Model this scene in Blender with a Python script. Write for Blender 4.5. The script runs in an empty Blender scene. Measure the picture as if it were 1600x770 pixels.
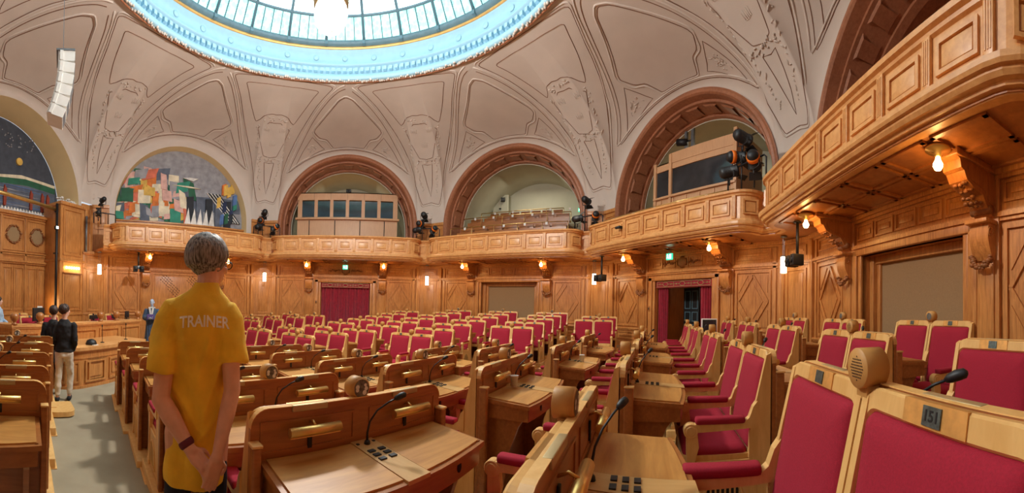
import bpy, bmesh, math, random
from mathutils import Vector, Matrix
from mathutils.bvhtree import BVHTree
random.seed(7)
PI = math.pi
SC = bpy.context.scene
COL = SC.collection
sin, cos = math.sin, math.cos

# ------------------------------------------------------------------ camera, world, light, exposure
EYE = 1.40
CAMP = Vector((0.7715, -7.3922, EYE))
F, H = 560.36, 478.5                      # pixels per radian, horizon row of the 1600 x 770 panorama
YAW, PITCH, ROLL = 0.4216, 0.0102, -0.0238
cd = bpy.data.cameras.new('camera'); cam = bpy.data.objects.new('camera', cd); COL.objects.link(cam)
cd.type = 'PANO'; cd.panorama_type = 'CENTRAL_CYLINDRICAL'
cd.central_cylindrical_range_u_min = -800 / F; cd.central_cylindrical_range_u_max = 800 / F
cd.central_cylindrical_range_v_min = (H - 770) / F; cd.central_cylindrical_range_v_max = H / F
cd.central_cylindrical_radius = 1.0
cd.clip_start = 0.02
c, s = cos(YAW), sin(YAW)
_yaw = Matrix(((c, -s, 0), (s, c, 0), (0, 0, 1)))          # world -> heading frame (x right, y ahead, z up)
c, s = cos(PITCH), sin(PITCH)
_pit = Matrix(((1, 0, 0), (0, c, s), (0, -s, c)))
c, s = cos(ROLL), sin(ROLL)
_rol = Matrix(((c, 0, -s), (0, 1, 0), (s, 0, c)))
_w2h = _rol @ _pit @ _yaw
_h2c = Matrix(((1, 0, 0), (0, 0, 1), (0, -1, 0)))           # heading frame -> camera (x right, y up, -z ahead)
cam.matrix_world = Matrix.Translation(CAMP) @ (_h2c @ _w2h).transposed().to_4x4()
SC.camera = cam

wd = bpy.data.worlds.new('daylight'); SC.world = wd; wd.use_nodes = True
wd.node_tree.nodes['Background'].inputs[0].default_value = (0.8, 0.9, 1.0, 1)
wd.node_tree.nodes['Background'].inputs[1].default_value = 1.0
SC.view_settings.view_transform = 'Standard'; SC.view_settings.look = 'None'
SC.view_settings.gamma = 1.0; SC.view_settings.use_curve_mapping = False
SC.view_settings.exposure = -0.2
SC.cycles.use_denoising = True
SC.cycles.max_bounces = 7; SC.cycles.diffuse_bounces = 5; SC.cycles.glossy_bounces = 3
SC.cycles.sample_clamp_indirect = 6.0
SKY_L, BULB_W, PEND_W, GLOBE_W = 2.8, 11.0, 10.0, 1900.0

def lamp(name, kind, loc, power, color, size=0.1, rot=None, spread=None, sy=None):
    d = bpy.data.lights.new(name, kind); d.energy = power; d.color = color
    if kind == 'AREA':
        d.size = size
        if sy: d.shape = 'RECTANGLE'; d.size_y = sy
        if spread: d.spread = spread
    else:
        d.shadow_soft_size = size
    o = bpy.data.objects.new(name, d); COL.objects.link(o); o.location = loc
    if rot: o.rotation_euler = rot
    return o

# ------------------------------------------------------------------ materials
def lin(r, g, b):
    f = lambda v: (v / 255 / 12.92) if v <= 10 else ((v / 255 + 0.055) / 1.055) ** 2.4
    return (f(r), f(g), f(b), 1)
def _mat(name):
    m = bpy.data.materials.new(name); m.use_nodes = True
    return m, m.node_tree, m.node_tree.nodes['Principled BSDF']
def plain(name, rgb, rough=0.5, metal=0.0, var=0.06, scale=6.0, bump=0.0, bscale=60, sheen=0.0):
    m, t, b = _mat(name)
    n = t.nodes.new('ShaderNodeTexNoise'); n.inputs['Scale'].default_value = scale; n.inputs['Detail'].default_value = 5
    tc = t.nodes.new('ShaderNodeTexCoord'); t.links.new(tc.outputs['Object'], n.inputs['Vector'])
    r = t.nodes.new('ShaderNodeValToRGB'); col = lin(*rgb)
    r.color_ramp.elements[0].position = 0.3; r.color_ramp.elements[1].position = 0.7
    r.color_ramp.elements[0].color = tuple(max(0, v * (1 - var * 2)) for v in col[:3]) + (1,)
    r.color_ramp.elements[1].color = tuple(min(1, v * (1 + var * 2)) for v in col[:3]) + (1,)
    t.links.new(n.outputs['Fac'], r.inputs['Fac']); t.links.new(r.outputs['Color'], b.inputs['Base Color'])
    b.inputs['Roughness'].default_value = rough; b.inputs['Metallic'].default_value = metal
    if sheen: b.inputs['Sheen Weight'].default_value = sheen
    if bump:
        n2 = t.nodes.new('ShaderNodeTexNoise'); n2.inputs['Scale'].default_value = bscale; n2.inputs['Detail'].default_value = 4
        t.links.new(tc.outputs['Object'], n2.inputs['Vector'])
        bp = t.nodes.new('ShaderNodeBump'); bp.inputs['Strength'].default_value = bump; bp.inputs['Distance'].default_value = 0.02
        t.links.new(n2.outputs['Fac'], bp.inputs['Height']); t.links.new(bp.outputs['Normal'], b.inputs['Normal'])
    return m
def wood(name, dark, light, grain=(9, 9, 0.7), rough=0.38, coat=0.15, big=1.3):
    m, t, b = _mat(name)
    tc = t.nodes.new('ShaderNodeTexCoord'); mp = t.nodes.new('ShaderNodeMapping'); mp.inputs['Scale'].default_value = grain
    t.links.new(tc.outputs['Object'], mp.inputs['Vector'])
    n = t.nodes.new('ShaderNodeTexNoise'); n.inputs['Scale'].default_value = 3.0; n.inputs['Detail'].default_value = 7
    n.inputs['Roughness'].default_value = 0.62; n.inputs['Distortion'].default_value = 0.5
    t.links.new(mp.outputs['Vector'], n.inputs['Vector'])
    n2 = t.nodes.new('ShaderNodeTexNoise'); n2.inputs['Scale'].default_value = big; n2.inputs['Detail'].default_value = 3
    t.links.new(tc.outputs['Object'], n2.inputs['Vector'])
    mx = t.nodes.new('ShaderNodeMath'); mx.operation = 'MULTIPLY_ADD'; mx.inputs[1].default_value = 0.35
    t.links.new(n2.outputs['Fac'], mx.inputs[0])
    sc = t.nodes.new('ShaderNodeMath'); sc.operation = 'MULTIPLY'; sc.inputs[1].default_value = 0.68
    t.links.new(n.outputs['Fac'], sc.inputs[0]); t.links.new(sc.outputs[0], mx.inputs[2])
    r = t.nodes.new('ShaderNodeValToRGB')
    r.color_ramp.elements[0].position = 0.33; r.color_ramp.elements[0].color = lin(*dark)
    r.color_ramp.elements[1].position = 0.68; r.color_ramp.elements[1].color = lin(*light)
    t.links.new(mx.outputs[0], r.inputs['Fac']); t.links.new(r.outputs['Color'], b.inputs['Base Color'])
    b.inputs['Roughness'].default_value = rough; b.inputs['Coat Weight'].default_value = coat; b.inputs['Coat Roughness'].default_value = 0.3
    return m
def glow(name, rgb, strength, shadow=None):
    m, t, b = _mat(name)
    b.inputs['Base Color'].default_value = tuple(rgb) + (1,)
    b.inputs['Emission Color'].default_value = tuple(rgb) + (1,); b.inputs['Emission Strength'].default_value = strength
    return m
V = (10, 10, 0.8); HX = (0.8, 10, 10)
M = dict(
    wall=wood('oak_wall', (158, 94, 42), (220, 154, 86), V),
    wall2=wood('oak_wall_dark', (146, 86, 38), (196, 130, 68), V),  # darker oak for corbels, doorway linings and small fittings
    par=wood('oak_parapet', (196, 134, 74), (230, 172, 108), (3, 3, 3)),
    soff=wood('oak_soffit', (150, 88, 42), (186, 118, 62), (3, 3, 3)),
    carve=plain('oak_carving', (146, 92, 50), 0.5, var=0.15, bump=0.5, bscale=18),
    arch=wood('red_brown_arch', (140, 86, 58), (176, 116, 82), (4, 4, 4), 0.55),
    light=wood('light_oak', (216, 164, 94), (240, 194, 124), (6, 6, 1.2), 0.4),
    drum=plain('tan_drum', (196, 144, 78), 0.5, var=0.03),
    desk=wood('desk_oak', (138, 82, 38), (180, 114, 58), (1.2, 9, 9), 0.35),
    top=wood('desk_top', (166, 110, 48), (204, 148, 78), (1.0, 7, 7), 0.42, 0.12, 2.5),
    strip=wood('desk_strip', (190, 146, 86), (212, 170, 110), (7, 1, 7), 0.4),
    booth=wood('booth_veneer', (196, 146, 104), (214, 166, 122), V, 0.5),
    red=plain('crimson_fabric', (158, 18, 44), 0.9, var=0.07, scale=180, bump=0.15, bscale=420),
    curtain=plain('crimson_curtain', (150, 14, 44), 0.8, var=0.08, scale=8, sheen=0.3),
    carpet=plain('grey_carpet', (160, 148, 124), 0.95, var=0.05, scale=2.2, bump=0.4, bscale=240),
    plaster=plain('cream_plaster', (206, 193, 182), 0.8, var=0.02, scale=1.5, bump=0.05, bscale=30),
    relief=plain('plaster_relief', (206, 192, 180), 0.8, var=0.02, bump=0.6, bscale=16),
    line=plain('brown_moulding_line', (120, 84, 62), 0.7),
    reveal=plain('cream_reveal', (232, 208, 156), 0.8, var=0.02, scale=1.5),
    ringp=plain('skylight_tinted_plaster', (150, 190, 208), 0.55, var=0.02),  # ring plaster with the skylight's blue cast put into its colour
    gold=plain('gilding', (206, 162, 96), 0.4, 0.6),
    back=plain('grey_plaster', (186, 184, 166), 0.85, var=0.03, scale=1.2),
    black=plain('black_metal', (26, 26, 28), 0.5, var=0.1),
    blackp=plain('black_plastic', (18, 18, 20), 0.6),
    grey=plain('grey_metal', (120, 124, 128), 0.4, 0.5),
    white=plain('white_paint', (226, 224, 218), 0.5, var=0.02),
    brass=plain('brass', (222, 184, 112), 0.34, 0.85, var=0.05),
    pale=plain('pale_brass', (186, 164, 122), 0.5, 0.6, var=0.05),
    dark=plain('dark_void', (36, 28, 24), 0.8),
    inset=plain('dark_inset', (104, 120, 120), 0.35, 0.7, var=0.2, scale=60),
    plate=plain('plate_brass', (222, 164, 90), 0.45, 0.35, var=0.08, scale=30),
    grill=plain('speaker_grill', (104, 98, 90), 0.6, 0.0, var=0.3, scale=60),
    glassd=plain('dark_glass', (44, 46, 50), 0.08, var=0.3, scale=1.0),
    lead=plain('blue_grey_leading', (92, 122, 134), 0.5),
    panel=plain('beige_screen_cloth', (156, 126, 90), 0.9, var=0.03, scale=40),
    orange=plain('orange_filter', (240, 120, 20), 0.5),
)
SKYC = (0.78, 0.95, 1.0)
M['pane'] = glow('skylight_pane', SKYC, SKY_L)
def teal_pane():
    m = glow('teal_skylight_pane', (0.5, 0.9, 0.88), 1.0); t = m.node_tree; b = t.nodes['Principled BSDF']
    tc = t.nodes.new('ShaderNodeTexCoord'); v = t.nodes.new('ShaderNodeTexVoronoi'); v.inputs['Scale'].default_value = 7
    t.links.new(tc.outputs['Object'], v.inputs['Vector'])
    r = t.nodes.new('ShaderNodeValToRGB'); r.color_ramp.elements[0].color = (0.10, 0.62, 0.56, 1); r.color_ramp.elements[1].color = (0.6, 0.98, 0.96, 1)
    r.color_ramp.elements[0].position = 0.35; r.color_ramp.elements[1].position = 0.85
    t.links.new(v.outputs['Distance'], r.inputs['Fac']); t.links.new(r.outputs['Color'], b.inputs['Emission Color'])
    b.inputs['Emission Strength'].default_value = 1.0
    return m
M['teal'] = teal_pane()
M['bulb'] = glow('bulb_glow', (1.0, 0.62, 0.22), 30)
M['tube'] = glow('pendant_glow', (1.0, 0.86, 0.62), 9)
M['globe'] = glow('globe_glow', (1.0, 0.95, 0.88), 4.5)
M['exit'] = glow('exit_green', (0.04, 0.75, 0.42), 1.6)
M['exitw'] = glow('exit_white', (0.9, 1.0, 0.95), 3.0)

# ------------------------------------------------------------------ mesh helpers
class MB:
    def __init__(self): self.v = []; self.f = []; self.m = []; self.sm = []
    def add(self, vs, fs, mi=0, smooth=False, T=None):
        o = len(self.v)
        self.v += [tuple(T @ Vector(p)) if T else tuple(p) for p in vs]
        for f in fs: self.f.append(tuple(i + o for i in f)); self.m.append(mi); self.sm.append(smooth)
        return self
    def box(self, x0, x1, y0, y1, z0, z1, mi=0, b=0.0, T=None):
        x0, x1 = min(x0, x1), max(x0, x1); y0, y1 = min(y0, y1), max(y0, y1); z0, z1 = min(z0, z1), max(z0, z1)
        if b <= 0:
            return self.add([(x, y, z) for z in (z0, z1) for x, y in ((x0, y0), (x1, y0), (x1, y1), (x0, y1))],
                            [(3, 2, 1, 0), (4, 5, 6, 7), (0, 1, 5, 4), (1, 2, 6, 5), (2, 3, 7, 6), (3, 0, 4, 7)], mi, False, T)
        b = min(b, (x1 - x0) * .49, (y1 - y0) * .49, (z1 - z0) * .49)
        bm = bmesh.new(); bmesh.ops.create_cube(bm, size=1)
        for v in bm.verts: v.co = ((x0 + x1) / 2 + v.co.x * (x1 - x0), (y0 + y1) / 2 + v.co.y * (y1 - y0), (z0 + z1) / 2 + v.co.z * (z1 - z0))
        bmesh.ops.bevel(bm, geom=list(bm.edges), offset=b, segments=2, affect='EDGES', profile=0.6)
        return self.bm(bm, mi, True, T)
    def bm(self, bm, mi=0, smooth=True, T=None):
        bm.verts.index_update()
        self.add([v.co[:] for v in bm.verts], [[v.index for v in f.verts] for f in bm.faces], mi, smooth, T); bm.free(); return self
    def prism(self, pts, d0, d1, axis='y', mi=0, T=None, smooth=False):
        """closed outline extruded: axis y -> pts are (x,z); x -> (y,z); z -> (x,y)"""
        n = len(pts)
        P = {'y': lambda p, d: (p[0], d, p[1]), 'x': lambda p, d: (d, p[0], p[1]), 'z': lambda p, d: (p[0], p[1], d)}[axis]
        vs = [P(p, d0) for p in pts] + [P(p, d1) for p in pts]
        fs = [tuple(range(n))[::-1], tuple(range(n, 2 * n))] + [(i, (i + 1) % n, (i + 1) % n + n, i + n) for i in range(n)]
        return self.add(vs, fs, mi, smooth, T)
    def ringprism(self, outer, inner, d0, d1, axis='y', mi=0, T=None):
        n = len(outer)
        P = {'y': lambda p, d: (p[0], d, p[1]), 'x': lambda p, d: (d, p[0], p[1]), 'z': lambda p, d: (p[0], p[1], d)}[axis]
        vs = [P(p, d) for L in (outer, inner) for d in (d0, d1) for p in L]
        fs = []
        for i in range(n):
            j = (i + 1) % n
            fs += [(i, j, n + j, n + i), (2 * n + j, 2 * n + i, 3 * n + i, 3 * n + j), (i, 2 * n + i, 2 * n + j, j), (n + i, n + j, 3 * n + j, 3 * n + i)]
        return self.add(vs, fs, mi, False, T)
    def tube(self, path, r, seg=8, mi=0, closed=False, T=None, flat=1.0):
        P = [Vector(p) for p in path]; n = len(P); R = r if isinstance(r, (list, tuple)) else [r] * n
        vs = []; up = None
        for i in range(n):
            d = (P[(i + 1) % n] - P[i - 1]) if closed else (P[min(i + 1, n - 1)] - P[max(i - 1, 0)])
            if d.length < 1e-9: d = Vector((0, 0, 1))
            d.normalize()
            if up is None: up = d.orthogonal().normalized()
            up = up - d * up.dot(d)
            up = up.normalized() if up.length > 1e-6 else d.orthogonal().normalized()
            w = d.cross(up)
            for k in range(seg):
                a = 2 * PI * k / seg; vs.append(P[i] + (up * cos(a) + w * sin(a) * flat) * R[i])
        fs = []
        for i in range(n if closed else n - 1):
            j = (i + 1) % n
            for k in range(seg): fs.append((i * seg + k, i * seg + (k + 1) % seg, j * seg + (k + 1) % seg, j * seg + k))
        if not closed: fs += [tuple(range(seg))[::-1], tuple(range((n - 1) * seg, n * seg))]
        return self.add(vs, fs, mi, seg > 4, T)
    def lathe(self, prof, seg=24, mi=0, T=None, smooth=True, caps=True, arc=None):
        n = len(prof); a0, a1 = arc or (0, 2 * PI); full = arc is None; S = seg if full else seg + 1
        vs, rows = [], []
        for r, z in prof:
            if r < 1e-6: rows.append([len(vs)] * S); vs.append((0, 0, z))
            else: rows.append(list(range(len(vs), len(vs) + S))); vs += [(r * cos(a0 + (a1 - a0) * k / seg), r * sin(a0 + (a1 - a0) * k / seg), z) for k in range(S)]
        fs = []
        for i in range(n - 1):
            A, B = rows[i], rows[i + 1]
            for k in range(seg):
                k2 = (k + 1) % S; q = [A[k], A[k2], B[k2], B[k]]
                f = [v for j, v in enumerate(q) if v != q[j - 1]]
                if len(set(f)) >= 3: fs.append(tuple(f))
        if caps and full:
            flat = n == 2 and prof[0][1] == prof[1][1]
            if prof[0][0] > 1e-6 and not flat: fs.append(tuple(rows[0])[::-1])
            if prof[-1][0] > 1e-6 and not flat: fs.append(tuple(rows[-1]))
        return self.add(vs, fs, mi, smooth, T)
    def grid(self, fn, nu, nv, mi=0, smooth=True, closeu=False, T=None, flip=False):
        U = nu if closeu else nu + 1
        vs = [fn(i / nu, j / nv) for j in range(nv + 1) for i in range(U)]
        fs = []
        for j in range(nv):
            for i in range(nu):
                i2 = (i + 1) % U; q = (j * U + i, j * U + i2, (j + 1) * U + i2, (j + 1) * U + i)
                fs.append(q[::-1] if flip else q)
        return self.add(vs, fs, mi, smooth, T)
    def frame(self, x0, x1, z0, z1, w, y0, y1, mi=0):
        """raised rectangular moulding on a wall, bars of width w from y0 to y1"""
        self.box(x0, x1, y0, y1, z0, z0 + w, mi); self.box(x0, x1, y0, y1, z1 - w, z1, mi)
        self.box(x0, x0 + w, y0, y1, z0 + w, z1 - w, mi); self.box(x1 - w, x1, y0, y1, z0 + w, z1 - w, mi); return self
    def bar2(self, p, q, w, y0, y1, mi=0):
        p, q = Vector((p[0], p[1])), Vector((q[0], q[1])); d = (q - p).normalized(); o = Vector((-d.y, d.x)) * w / 2
        return self.prism([tuple(p + o), tuple(p - o), tuple(q - o), tuple(q + o)], y0, y1, 'y', mi)
    def mesh(self, name, mats):
        me = bpy.data.meshes.new(name); me.from_pydata(self.v, [], self.f)
        for m in mats: me.materials.append(m)
        me.polygons.foreach_set('material_index', self.m); me.polygons.foreach_set('use_smooth', self.sm)
        bm = bmesh.new(); bm.from_mesh(me); bmesh.ops.recalc_face_normals(bm, faces=bm.faces); bm.to_mesh(me); bm.free()
        me.update(); return me
    def obj(self, name, mats, parent=None, loc=(0, 0, 0), rz=0.0):
        if not isinstance(mats, (list, tuple)): mats = [mats]
        o = bpy.data.objects.new(name, self.mesh(name, mats)); COL.objects.link(o)
        o.location = loc; o.rotation_euler.z = rz
        if parent is not None: o.parent = parent
        return o
def tag(o, label=None, cat=None, group=None, kind=None):
    if label: o['label'] = label
    if cat: o['category'] = cat
    if group: o['group'] = group
    if kind: o['kind'] = kind
    return o
def thing(name, label, cat, loc=(0, 0, 0), rz=0.0, group=None):
    o = bpy.data.objects.new(name, None); COL.objects.link(o); o.location = loc; o.rotation_euler.z = rz
    o.empty_display_size = 0.1
    return tag(o, label, cat, group)
def dup(root, loc, rz, label=None, group=None):
    r = root.copy(); COL.objects.link(r); r.location = loc; r.rotation_euler.z = rz
    if label: r['label'] = label
    if group: r['group'] = group
    for ch in list(root.children):
        c = ch.copy(); COL.objects.link(c); c.parent = r
        for g in list(ch.children):
            d = g.copy(); COL.objects.link(d); d.parent = c
    return r
def struct(mb, name, mats, loc=(0, 0, 0), rz=0.0, parent=None):
    o = mb.obj(name, mats, parent, loc, rz)
    if parent is None: o['kind'] = 'structure'
    return o
def rrect(w, h, r, n=5, x0=0.0, z0=0.0, rr=None):
    """rounded rectangle outline centred at (x0, z0); rr = radii (bl, br, tr, tl)"""
    rr = rr or (r, r, r, r); P = []
    for (cx, cz, a0), r in zip(((-1, -1, PI), (1, -1, 1.5 * PI), (1, 1, 0), (-1, 1, .5 * PI)), rr):
        for k in range(n + 1):
            a = a0 + .5 * PI * k / n
            P.append((x0 + cx * (w / 2 - r) + r * cos(a), z0 + cz * (h / 2 - r) + r * sin(a)))
    return P
# ------------------------------------------------------------------ room: regular octagon, 10 m from the middle to every wall
R0 = 10.0; HS = R0 * math.tan(PI / 8)                       # half side 4.142
WALLS = {'west': 180, 'northwest': 135, 'north': 90, 'northeast': 45, 'east': 0, 'southeast': -45, 'south': -90, 'southwest': -135}
AR, AZ, ZP, RR, ZR = 3.42, 5.3, 5.55, 5.2, 9.36             # arch radius, arch centre height, pier top, oculus radius, oculus height
PH = 0.7488
T = Vector((cos(PH), sin(PH), 0)); N = Vector((sin(PH), -cos(PH), 0))   # row direction and uphill direction of the near seats
ROW0, ROWD = 6.695, 1.05
def base_k(x, y):
    s_ = max(x * N.x + y * N.y, x * N.x - y * N.y)
    return min(4.3, max(-2.3, (ROW0 - s_) / ROWD))
def base_z(x, y):
    return -0.1 * base_k(x, y) - 0.09

def floor_mesh():
    mb = MB(); n = 96; L = 11.2
    mb.grid(lambda u, v: ((u - .5) * 2 * L, (v - .5) * 2 * L, base_z((u - .5) * 2 * L, (v - .5) * 2 * L)), n, n, 0, True)
    return mb
struct(floor_mesh(), 'floor', M['carpet'])

# ---- lower walls
def panel_frame(mb, x0, x1, z0, z1, y=R0, w=0.05, d=0.035, mi=0, inner=True):
    mb.frame(x0, x1, z0, z1, w, y - d, y, mi)
    if inner and x1 - x0 > 0.3 and z1 - z0 > 0.25:
        mb.box(x0 + w + .07, x1 - w - .07, y - d * .55, y, z0 + w + .07, z1 - w - .07, mi, 0.012)
def diamond(mb, x0, x1, z0, z1, y=R0):
    panel_frame(mb, x0, x1, z0, z1, y, 0.06, 0.045, 0, False)
    cx, cz = (x0 + x1) / 2, (z0 + z1) / 2; a, b = (x1 - x0) / 2 - .1, (z1 - z0) / 2 - .12
    D = [(cx, cz + b), (cx + a, cz), (cx, cz - b), (cx - a, cz)]
    for i in range(4): mb.bar2(D[i], D[(i + 1) % 4], 0.06, y - .04, y, 0)
    E_ = [(cx, cz + b * .68), (cx + a * .68, cz), (cx, cz - b * .68), (cx - a * .68, cz)]
    mb.prism(E_, y - .022, y, 'y', 0)
    for sx in (-1, 1):
        for sz in (-1, 1):                                   # corner triangles, bevelled fields
            c_ = (cx + sx * (a + .02), cz + sz * (b + .03))
            mb.prism([(c_[0] - sx * .03, c_[1] - sz * .04), (c_[0] - sx * .03, c_[1] - sz * b * .72), (c_[0] - sx * a * .7, c_[1] - sz * .04)], y - .022, y, 'y', 0)
def scroll(y0, z0, z1, dep):
    """S-shaped console profile in (y, z), bulging by dep from the face y0"""
    P = [(y0, z0)]
    for k in range(13):
        t_ = k / 12
        P.append((y0 - dep * (0.28 + 0.45 * t_ ** 1.2 + 0.27 * sin(PI * t_)), z0 + (z1 - z0) * t_))
    return P + [(y0, z1)]
def clump(mb, c, r, n, s0, mi=0, rnd=random.Random(3)):
    for _ in range(n):
        bm = bmesh.new(); bmesh.ops.create_icosphere(bm, subdivisions=1, radius=s0 * rnd.uniform(.7, 1.3))
        p = Vector((c[0] + rnd.uniform(-r[0], r[0]), c[1] + rnd.uniform(-r[1], r[1]), c[2] + rnd.uniform(-r[2], r[2])))
        for v in bm.verts: v.co = Vector((v.co.x * 1.2, v.co.y, v.co.z * .8)) + p
        mb.bm(bm, mi, True)
def corbels(par, X, top=3.45):
    mb = MB()
    mb.prism([(10, 2.76), (9.86, 2.78), (9.72, 2.90), (9.64, 3.02), (9.44, 3.06), (9.30, 3.12), (9.24, 3.22), (9.18, 3.24), (9.16, 3.34), (9.10, 3.36), (9.10, top), (10, top)], X - .15, X + .15, 'x', 0)
    mb.box(X - .19, X + .19, 9.06, 9.95, 3.36, top, 0, .015)
    mb.prism([(9.95, 2.92), (9.78, 2.95), (9.68, 3.08), (9.36, 3.14), (9.30, 3.30), (9.95, 3.30)], X - .165, X + .165, 'x', 0)
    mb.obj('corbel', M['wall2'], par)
    cb = MB()
    for k in range(9):                                       # acanthus leaf climbing the underside of the corbel
        t_ = k / 8; y = 9.80 - .46 * t_; z = 2.83 + .25 * t_ + .05 * sin(t_ * 9)
        for sx in (-1, 0, 1): clump(cb, (X + sx * .08, y, z), (.015, .012, .012), 2, .030)
    cb.lathe([(0, -.17), (.06, -.17), (.06, .17), (0, .17)], 14, 0, Matrix.Translation((X, 9.82, 2.86)) @ Matrix.Rotation(PI / 2, 4, 'Y'))
    cb.obj('carved_leaf', M['carve'], par)
    cs = MB()
    cs.prism(scroll(9.93, 2.17, 2.66, .24), X - .16, X + .16, 'x', 0)
    for sx in (-1, 1):
        cs.tube([(X + sx * .165, 9.80 + .07 * cos(a) * (1 - a / 16), 2.54 + .07 * sin(a) * (1 - a / 16)) for a in [i * .5 for i in range(22)]], .012, 6)
    cs.box(X - .19, X + .19, 9.66, 9.95, 2.66, 2.72, 0, .012)
    cs.obj('console', M['wall'], par)
    g = MB()
    for k in range(26):
        a = PI * (k / 25); clump(g, (X + .15 * cos(a), 9.80 - .03 * sin(a), 2.20 - .13 * sin(a)), (.025, .03, .03), 2, .036)
    g.obj('carved_garland', M['carve'], par)
def lower_wall(name, wa, mid):
    rz = math.radians(wa) - PI / 2; mb = MB(); zb = -0.75
    HW = dict(door=1.20, niche=1.32, plain=0.0)[mid]; zt = dict(door=2.52, niche=2.62, plain=0)[mid]; z0 = dict(door=zb, niche=0.86, plain=0)[mid]
    for sx in (-1, 1):
        mb.box(sx * HW if HW else 0, sx * 4.3, R0, R0 + .1, zb, 3.6)
        # plinth, dado, rails
        mb.box(sx * (HW + .02), sx * 4.16, 9.93, R0, zb, 0.30, 0); mb.box(sx * (HW + .02), sx * 4.16, 9.95, R0, 0.30, 0.34, 0)
        mb.box(sx * (1.52 if HW else .0), sx * 4.16, 9.92, R0, 0.78, 0.84, 0, .012); mb.box(sx * (1.52 if HW else 0), sx * 4.16, 9.95, R0, 0.74, 0.78, 0)
        for a, b in ((2.0, 3.22),): panel_frame(mb, *sorted((sx * a, sx * b)), .40, .70, w=.04)
        # bracket pilaster
        mb.box(sx * 1.56, sx * 1.98, 9.93, R0, .3, 3.45, 0, .01); mb.box(sx * 1.63, sx * 1.91, 9.90, R0, .84, 2.74, 0, .012)
        # diamond panel and its frieze field
        diamond(mb, *sorted((sx * 2.04, sx * 3.2)), .90, 2.66)
        panel_frame(mb, *sorted((sx * 2.04, sx * 3.2)), 2.98, 3.28, w=.04)
        # stiles beside the corner panel
        mb.box(sx * 3.26, sx * 3.36, 9.95, R0, .84, 3.3, 0); mb.box(sx * 3.44, sx * 3.56, 9.90, R0, .3, 3.4, 0, .02)
        if HW:
            for a, w_, d in ((HW, .10, .05), (HW + .12, .16, .085)): mb.box(sx * a, sx * (a + w_), R0 - d, R0 + .02, z0 if mid == 'niche' else zb, zt + .12, 0, .012)
    for z, h, d in ((2.72, .05, .05), (2.77, .06, .09), (2.83, .03, .05), (3.31, .05, .06), (3.36, .07, .12), (3.43, .06, .16)):
        mb.box(-4.2, 4.2, R0 - d, R0, z, z + h, 0)
    if HW:
        mb.box(-HW - .02, HW + .02, R0, R0 + .1, zt, 3.6); mb.box(-HW - .28, HW + .28, R0 - .085, R0 + .02, zt, zt + .13, 0, .012)
        n = 5
        for i in range(n): panel_frame(mb, -HW - .2 + (2 * HW + .4) / n * i + .03, -HW - .2 + (2 * HW + .4) / n * (i + 1) - .03, 2.94, 3.26, w=.035)
    if mid == 'niche':
        mb.box(-HW, HW, R0, R0 + .1, zb, z0); mb.box(-HW - .3, HW + .3, 9.90, R0 + .3, z0 - .06, z0, 0, .012)
        for sx in (-1, 1):
            mb.box(sx * HW, sx * (HW + .1), R0, R0 + .5, z0, zt); mb.box(sx * (HW - .12), sx * HW, R0 + .18, R0 + .5, z0, zt, 0, .01); mb.box(sx * (HW - .22), sx * (HW - .12), R0 + .28, R0 + .5, z0, zt - .1, 0, .01)
        mb.box(-HW, HW, R0, R0 + .5, zt, zt + .1); mb.box(-HW + .12, HW - .12, R0 + .24, R0 + .5, zt - .16, zt, 0, .01)
        mb.box(-HW, HW, R0, R0 + .5, z0 - .1, z0)
    w = struct(mb, name, [M['wall']], rz=rz)
    if mid == 'niche':
        s_ = MB().box(-HW + .2, HW - .2, R0 + .34, R0 + .36, z0, zt - .12); s_.obj('niche_screen', M['panel'], w)
    if mid == 'plain':
        l = MB(); panel_frame(l, -1.45, 1.45, .92, 2.66, w=.06)
        for sx in (-1, 1):
            for q in (0, 1):                                 # pierced lattice of slanting slots
                for i in range(5):
                    for j in range(4):
                        x = sx * .62 + (i - 2) * .085 + (j - 1.5) * .06 + (q - .5) * .35; z = 2.15 - (i - 2) * .075 + (j - 1.5) * .085 - (q - .5) * .42
                        l.prism([(x - .025, z), (x + .02, z - .045), (x + .035, z - .03), (x - .01, z + .015)], R0 - .03, R0 - .005, 'y', 1)
        l.obj('lattice_panel', [M['wall'], M['dark']], w)
    for sx in (-1, 1): corbels(w, sx * 1.77)
    return w
WOBJ = {}
for nm, wa in WALLS.items():
    if nm == 'west': continue
    WOBJ[nm] = lower_wall('wall_' + nm, wa, {'north': 'door', 'east': 'door', 'northwest': 'plain'}.get(nm, 'niche'))

# ---- corner panels that cut off the eight corners under the balcony
tn = 0
for k in range(8):
    va = 22.5 + 45 * k
    mb = MB(); y = R0 / cos(PI / 8) - .26
    mb.box(-.58, .58, y, y + .06, -.75, 3.5); mb.box(-.58, .58, y - .05, y, -.75, .34); mb.box(-.58, .58, y - .06, y, .76, .84, 0, .012)
    panel_frame(mb, -.36, .36, .92, 2.64, y, .05, .03); panel_frame(mb, -.36, .36, .40, .70, y, .04, .03); panel_frame(mb, -.36, .36, 2.98, 3.26, y, .04, .03)
    for z, h, d in ((2.72, .05, .05), (2.77, .06, .09), (3.31, .05, .06), (3.36, .07, .12)): mb.box(-.6, .6, y - d, y, z, z + h)
    for sx in (-1, 1): mb.box(sx * .44, sx * .56, y - .05, y, .3, 3.4, 0, .015)
    tn += 1; struct(mb, 'trim_%d' % tn, M['wall'], rz=math.radians(va) - PI / 2)

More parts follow.
